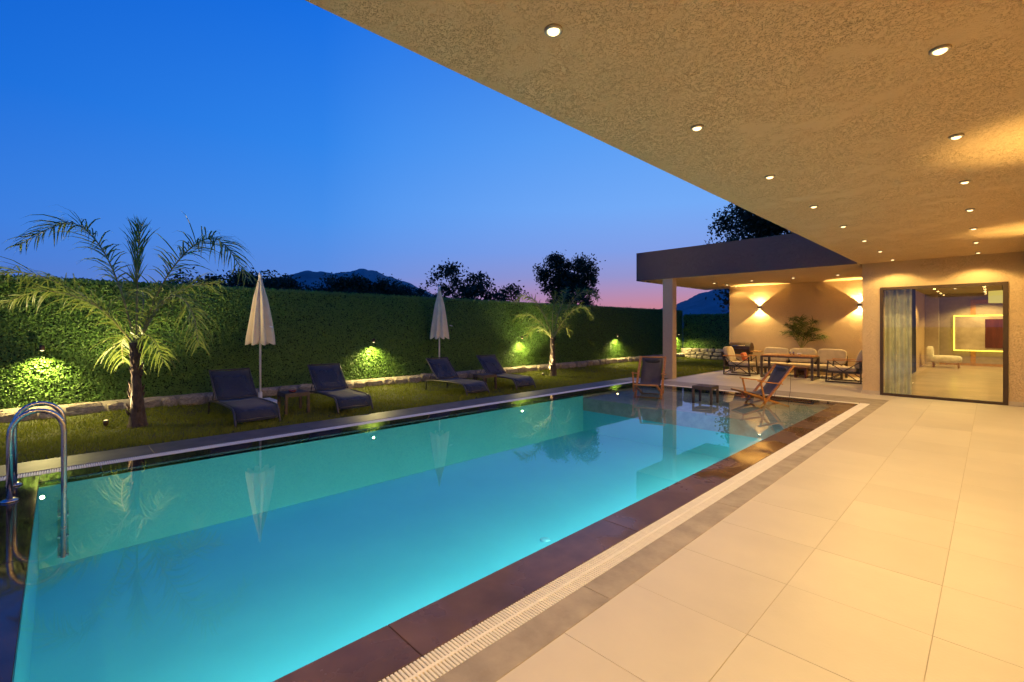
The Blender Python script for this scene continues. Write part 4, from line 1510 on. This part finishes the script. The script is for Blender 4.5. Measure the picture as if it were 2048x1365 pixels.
def make_deckchair(label):
    """folding wooden deck chair; faces local +X, width along Y"""
    t = thing('deck_chair', label, 'deck chair', (0, 0, 0), 0, 'wooden deck chairs standing in the shallow water')
    W = 0.29
    th = 0.034
    for s in (-1, 1):
        y = s * W
        MB().bar((0.28, y, 0.0), (-0.50, y, 0.93), th, 0.05, (0, 1, 0)).build('back_rail', M_WOOD, t)
        y2 = s * (W - 0.05)
        MB().bar((0.62, y2, 0.36), (-0.42, y2, 0.02), th, 0.045, (0, 1, 0)).build('seat_rail', M_WOOD, t)
        y3 = s * (W + 0.045)
        MB().bar((-0.20, y3, 0.53), (0.36, y3, 0.60), 0.055, 0.022).build('armrest', M_WOOD, t)
        MB().bar((0.30, y3, 0.585), (0.20, y3, 0.14), 0.03, 0.03).build('arm_strut', M_WOOD, t)
        MB().tube([(-0.44, y, 0.80), (-0.46, y2, 0.35), (-0.40, y2, 0.04)], 0.004, 5).build('cord', M_DECKCLOTH, t)
    MB().bar((-0.49, -W, 0.92), (-0.49, W, 0.92), 0.05, 0.03).build('top_bar', M_WOOD, t)
    MB().bar((0.61, -W + 0.03, 0.357), (0.61, W - 0.03, 0.357), 0.05, 0.03).build('front_bar', M_WOOD, t)
    MB().bar((-0.41, -W + 0.05, 0.03), (-0.41, W - 0.05, 0.03), 0.04, 0.025).build('foot_bar', M_WOOD, t)
    MB().bar((0.26, -W, 0.03), (0.26, W, 0.03), 0.035, 0.025).build('foot_bar', M_WOOD, t)
    prof = [(p.x, p.z) for p in bez([(-0.485, 0, 0.935), (-0.36, 0, 0.73), (-0.20, 0, 0.46), (-0.03, 0, 0.315), (0.25, 0, 0.30), (0.61, 0, 0.375)], 20)]
    MB().strip(prof, -W + 0.055, W - 0.055, 0.005, 4, 0.02).build('sling', M_DECKCLOTH, t)
    Mp = Matrix.Translation((-0.385, 0, 0.80)) @ Matrix.Rotation(R(-58), 4, 'Y')
    mb = MB()
    mb.cushion(-0.075, 0.075, -0.19, 0.19, 0.0, 0.085, 0.7, M=Mp)
    mb.build('pillow', M_PILLOW, t)
    return t


d0 = make_deckchair('wooden deck chair with dark sling standing in shallow water by the column')
d0.location = (-5.62, 9.98, -0.111)
d0.rotation_euler = (0, 0, math.atan2(-0.80, 0.30))
d1 = copy_tree(d0)
d1['label'] = 'orange wooden deck chair with dark pillow in shallow water near the dining table'
d1.location = (-3.34, 10.62, -0.111)
d1.scale = (0.93, 0.93, 0.93)
d1.rotation_euler = (0, 0, math.atan2(-0.78, -0.62))

# pool ladder
lad = thing('pool_ladder', 'shiny steel pool ladder at the near end of the pool', 'pool ladder', (-6.39, -0.32, 0))
for s in (-1, 1):
    x = s * 0.29
    arc = [(x, 0.0, -0.006), (x, 0.0, 0.56)]
    for k in range(1, 12):
        a = math.pi * k / 12
        arc.append((x, 0.175 - 0.175 * math.cos(a), 0.58 + 0.20 * math.sin(a)))
    arc += [(x, 0.35, 0.56), (x, 0.35, -0.2), (x, 0.345, -0.62)]
    MB().tube(arc, 0.0215, 14).build('hand_rail', M_CHROME, lad)
    MB().lathe([(0.062, -0.005), (0.060, 0.006), (0.045, 0.016), (0.025, 0.020)], 20, c=(x, 0, 0)).build('flange', M_CHROME, lad)
for zz in (-0.22, -0.42, -0.60):
    MB().slab(-0.29, 0.29, 0.305, 0.385, zz - 0.02, zz, 0.004).build('step', M_CHROME, lad)

# ================================================================== PAVILION FURNITURE
tb = thing('dining_table', 'dark framed outdoor table with orange wooden top in front of the sofa', 'table', (-4.27, 15.86, 0))
TH, hx, hy = 0.70, 0.70, 0.38
for k in range(7):
    w = 2 * hy / 7
    MB().slab(-hx + 0.03, hx - 0.03, -hy + k * w + 0.002, -hy + (k + 1) * w - 0.002, TH - 0.036, TH, 0.003).build('plank', M_WOODTOP, tb)
for s in (-1, 1):
    MB().box(-hx, hx, s * (hy - 0.024) - 0.024, s * (hy - 0.024) + 0.024, TH - 0.075, TH - 0.037).build('rim', M_METAL, tb)
    MB().box(s * (hx - 0.024) - 0.024, s * (hx - 0.024) + 0.024, -hy + 0.05, hy - 0.05, TH - 0.075, TH - 0.037).build('rim', M_METAL, tb)
    for q in (-1, 1):
        MB().box(s * (hx - 0.03) - 0.03, s * (hx - 0.03) + 0.03, q * (hy - 0.03) - 0.03, q * (hy - 0.03) + 0.03, 0.0, TH - 0.076).build('leg', M_METAL, tb)
    MB().box(s * (hx - 0.03) - 0.025, s * (hx - 0.03) + 0.025, -hy + 0.062, hy - 0.062, 0.002, 0.05).build('foot_bar', M_METAL, tb)
for x, y, r, h, lab, nm in ((-4.18, 15.92, 0.022, 0.10, 'small clear shaker on the table beside the white bowl', 'shaker'),
                            (-4.27, 15.95, 0.022, 0.09, 'small clear shaker on the table, left of the other', 'shaker')):
    tag(MB().lathe([(r, 0), (r * 1.05, h * 0.5), (r * 0.8, h * 0.85), (r * 0.5, h)], 12).build(nm, M_CHROME, None, (x, y, TH)), lab, 'shaker', 'things on the dining table')
tag(MB().lathe([(0.03, 0), (0.06, 0.02), (0.075, 0.055), (0.07, 0.055), (0.05, 0.02), (0.004, 0.014)], 16).build('bowl', M_WHITE, None, (-4.03, 15.95, TH)),
    'small white bowl on the orange table top', 'bowl')


def make_armchair(label):
    """metal garden armchair with crossed side braces; faces local +X"""
    t = thing('armchair', label, 'armchair', (0, 0, 0), 0, 'garden armchairs')
    W, D = 0.34, 0.40
    for s in (-1, 1):
        y = s * W
        MB().bar((D, y, 0.0), (D - 0.05, y, 0.60), 0.035).build('leg', M_METAL, t)
        MB().bar((-D, y, 0.0), (-D + 0.02, y, 0.62), 0.035).build('leg', M_METAL, t)
        MB().bar((-D + 0.018, y, 0.018), (D - 0.018, y, 0.018), 0.035).build('floor_rail', M_METAL, t)
        MB().bar((-D + 0.03, y, 0.58), (D - 0.04, y, 0.05), 0.022).build('brace', M_METAL, t)
        MB().bar((D - 0.06, y + s * 0.001, 0.56), (-D + 0.04, y + s * 0.001, 0.05), 0.022).build('brace', M_METAL, t)
        MB().slab(-D - 0.02, D - 0.02, y - 0.035, y + 0.035, 0.605, 0.63, 0.004).build('armrest', M_WOODTOP, t)
    MB().box(-D + 0.03, D - 0.04, -W + 0.02, W - 0.02, 0.26, 0.295).build('seat_frame', M_METAL, t)
    MB().bar((-D + 0.06, -W, 0.30), (-D + 0.06, W, 0.30), 0.03).build('cross_bar', M_METAL, t)
    m = MB()
    m.cushion(-D + 0.10, D - 0.02, -W + 0.03, W - 0.03, 0.297, 0.43, 0.3)
    m.build('seat_cushion', M_CUSHION, t)
    Mp = Matrix.Translation((-D + 0.12, 0, 0.40)) @ Matrix.Rotation(R(-16), 4, 'Y')
    m = MB()
    m.cushion(-0.075, 0.075, -W + 0.04, W - 0.04, 0.0, 0.52, 0.35, M=Mp)
    m.build('back_cushion', M_CUSHION, t)
    Mp = Matrix.Translation((-D + 0.02, 0, 0.29)) @ Matrix.Rotation(R(-16), 4, 'Y')
    m = MB()
    m.box(-0.012, 0.012, -W + 0.03, W - 0.03, 0.0, 0.45, M=Mp)
    m.build('back_panel', M_METAL, t)
    return t


c0 = make_armchair('garden armchair with beige cushions left of the table, in front of the grill')
c0.location = (-5.68, 15.86, 0)
c1 = copy_tree(c0)
c1['label'] = 'garden armchair with beige cushions right of the table beside the house wall'
c1.location = (-2.86, 15.84, 0)
c1.rotation_euler = (0, 0, R(180))
Mp = Matrix.Translation((-5.50, 15.80, 0.47)) @ Matrix.Rotation(R(-20), 4, 'Y')
m = MB()
m.cushion(-0.05, 0.05, -0.16, 0.16, 0.0, 0.26, 0.3, M=Mp)
tag(m.build('throw_pillow', M_ORANGE), 'small orange pillow on the left garden armchair', 'pillow')

so = thing('sofa', 'long outdoor sofa with three beige back cushions under the potted palm', 'sofa', (-4.20, 16.78, 0))
SW = 1.16
MB().box(-SW, SW, -0.36, 0.34, 0.20, 0.26).build('seat_frame', M_METAL, so)
MB().box(-SW, SW, 0.30, 0.345, 0.262, 0.66).build('back_frame', M_METAL, so)
for i in (-1, 1):
    for j in (-0.33, 0.31):
        MB().box(i * (SW - 0.03) - 0.03, i * (SW - 0.03) + 0.03, j - 0.03, j + 0.03, 0.0, 0.199).build('leg', M_METAL, so)
for k in range(3):
    a = -SW + k * 2 * SW / 3
    b = a + 2 * SW / 3
    m = MB()
    m.cushion(a + 0.008, b - 0.008, -0.37, 0.20, 0.262, 0.40, 0.28)
    m.build('seat_cushion', M_CUSHION, so)
    Mp = Matrix.Translation(((a + b) / 2, 0.20, 0.40)) @ Matrix.Rotation(R(-10 + random.uniform(-2, 2)), 4, 'X') @ Matrix.Rotation(R(random.uniform(-2, 2)), 4, 'Y')
    m = MB()
    m.cushion(-SW / 3 + 0.012, SW / 3 - 0.012, -0.08, 0.08, 0.0, 0.47, 0.32, M=Mp)
    m.build('back_cushion', M_CUSHION, so)

st = thing('stool', 'low red-brown wooden stool between table and sofa', 'stool', (-4.05, 16.22, 0))
MB().slab(-0.17, 0.17, -0.15, 0.15, 0.28, 0.32, 0.01).build('seat', M_REDWOOD, st)
for i in (-1, 1):
    MB().box(i * 0.14 - 0.02, i * 0.14 + 0.02, -0.13, 0.13, 0.0, 0.279).build('side_panel', M_REDWOOD, st)

# barrel grill
gr = thing('barbecue_grill', 'dark barrel barbecue grill with closed lid against the pavilion wall', 'grill', (-6.05, 16.95, 0))


def half_barrel(x0, x1, r, zc, lo, hi, n=14):
    V, F = [], []
    for x in (x0, x1):
        for k in range(n + 1):
            a = lo + (hi - lo) * k / n
            V.append((x, r * math.cos(a), zc + r * math.sin(a)))
    for k in range(n):
        F.append((k, k + 1, n + 2 + k, n + 1 + k))
    F.append(tuple(reversed(range(n + 1))))
    F.append(tuple(n + 1 + k for k in range(n + 1)))
    F.append((0, n + 1, 2 * n + 1, n))
    return MB().add(V, F, False)


half_barrel(-0.34, 0.34, 0.21, 0.80, 0.0, math.pi).build('lid', M_GRILL, gr)
half_barrel(-0.33, 0.33, 0.205, 0.795, math.pi, 2 * math.pi).build('fire_bowl', M_GRILL, gr)
MB().tube([(-0.2, -0.23, 0.90), (0.2, -0.23, 0.90)], 0.012, 8).build('lid_handle', M_CHROME, gr)
MB().slab(0.36, 0.62, -0.18, 0.18, 0.70, 0.73, 0.004).build('side_shelf', M_OAK, gr)
for i in (-1, 1):
    for j in (-1, 1):
        MB().bar((i * 0.30, j * 0.19, 0.0), (i * 0.26, j * 0.14, 0.66), 0.03).build('leg', M_GRILL, gr)
MB().slab(-0.28, 0.28, -0.16, 0.16, 0.20, 0.22, 0.003).build('lower_shelf', M_GRILL, gr)

# potted palm behind the sofa
pp = thing('potted_palm', 'bushy potted palm standing behind the sofa', 'potted plant', (-4.30, 17.26, 0))
MB().lathe([(0.15, 0.0), (0.19, 0.4), (0.215, 0.78), (0.225, 0.86), (0.20, 0.86), (0.19, 0.80)], 20).build('pot', M_POT, pp)
rs = random.Random(9)
for k in range(15):
    a = k * 2.4
    up = 0.25 + 0.75 * ((k * 7) % 15) / 15
    L = rs.uniform(0.6, 0.8)
    dx, dy = math.cos(a), min(0.12, math.sin(a) * 0.8)
    hz = 0.95 * up
    frond(pp, [(0, 0, 0.82), (dx * L * 0.28, dy * L * 0.28, 0.95 + hz * 0.5), (dx * L * 0.62 * (1.2 - up * 0.6), dy * L * 0.5, 1.02 + hz * 0.85),
               (dx * L * (1.15 - up * 0.75), dy * L * 0.7, 0.98 + hz * 0.95)], 0.30, 24, 0.009, 0.4, 100 + k, 0.25, leafm=M_POTPALM)

# ================================================================== ROOM BEHIND THE GLASS DOOR
def drape(name, label, mat, x0, y0, x1, y1, z0, z1, waves, amp):
    V, F = [], []
    n = waves * 8
    d = Vector((x1 - x0, y1 - y0, 0))
    nn = Vector((-d.y, d.x, 0)).normalized()
    for z_, k_ in ((z0, 1.15), ((z0 + z1) / 2, 1.0), (z1, 0.8)):
        for i in range(n + 1):
            u = i / n
            w = amp * k_ * (math.sin(u * waves * 2 * math.pi) + 0.3 * math.sin(u * waves * 3.1 * math.pi + 1))
            V.append(tuple(Vector((x0, y0, z_)) + d * u + nn * w))
    for j in range(2):
        for i in range(n):
            a = j * (n + 1) + i
            F.append((a, a + 1, a + n + 2, a + n + 1))
    mbd = MB()
    mbd.add(V, F, True)
    return tag(mbd.build(name, mat), label, 'curtain')


drape('sheer_curtain', 'pale sheer curtain gathered at the left of the glass door', M_SHEER, -1.74, 13.78, -1.26, 13.84, 0.01, 2.86, 4, 0.04)
drape('dark_drape', 'dark navy pleated drape inside the room behind the sheer curtain', M_DRAPE, -1.86, 16.2, -1.86, 21.0, 0.01, 2.85, 16, 0.05)
tv = thing('wall_panel', 'marble wall panel with glowing yellow edge inside the room', 'wall panel', (-0.25, 26.19, 0))
MB().box(-0.80, 1.5, -0.10, -0.03, 0.62, 1.97).build('marble_slab', M_MARBLE, tv)
for q in ((-0.84, 1.5, 1.972, 2.012), (-0.84, 1.5, 0.578, 0.618)):
    MB().box(q[0], q[1], -0.085, -0.02, q[2], q[3]).build('light_strip', M_LED, tv)
MB().box(-0.842, -0.802, -0.085, -0.02, 0.619, 1.971).build('light_strip', M_LED, tv)
MB().box(0.06, 0.62, -0.14, -0.102, 0.72, 1.85).build('cabinet_front', M_REDWOOD, tv)
po = thing('wood_portal', 'warm wooden door surround behind the glowing wall panel', 'door frame', (0.25, 26.19, 0))
MB().box(-0.85, -0.70, -0.02, -0.002, 0.0, 2.62).build('post', M_OAK, po)
MB().box(-0.698, 2.0, -0.02, -0.002, 2.45, 2.62).build('head', M_OAK, po)
MB().box(-1.95 - 0.25, 2.0, -0.015, -0.001, 0.0, 0.09).build('skirting', M_OAK, po)
pc = thing('beige_pier', 'beige pier in the corner of the room', 'pier', (-1.72, 26.0, 0))
MB().box(-0.22, 0.20, -0.2, 0.18, 0.0, 2.9).build('shaft', M_SKIRT, pc)
ch = thing('chaise', 'white chaise with a throw inside the room', 'chaise', (-1.22, 24.2, 0))
m = MB()
m.cushion(-0.45, 0.45, -0.35, 0.35, 0.18, 0.46, 0.4)
m.build('seat', M_FUR, ch)
m = MB()
m.cushion(-0.55, -0.35, -0.35, 0.35, 0.2, 0.80, 0.4)
m.build('backrest', M_FUR, ch)
for i in (-0.35, 0.35):
    for j in (-0.25, 0.25):
        MB().tube([(i, j, 0), (i, j, 0.22)], 0.02, 8).build('leg', M_OAK, ch)
pl = thing('pendant_lamp', 'glowing yellow drum lamp hanging in the room', 'pendant lamp', (0.22, 20.5, 2.9))
MB().lathe([(0.30, -0.62), (0.30, -0.26), (0.28, -0.26), (0.28, -0.60)], 24).build('shade', M_SHADE, pl)
MB().tube([(0, 0, -0.3), (0, 0, 0)], 0.01, 6).build('cord', M_METAL, pl)
for k, (x, y) in enumerate(((-0.9, 16.2), (0.9, 16.6), (-0.4, 18.6), (-0.9, 22.5), (0.9, 23.5), (-0.2, 25.3))):  # the last one is added to brighten the marble panel
    t = make_downlight('recessed spotlight in the room ceiling, %s from the glass door' % ordinal(k), 'room ceiling spotlights', x, y, 2.90, 230.0, 0.05)
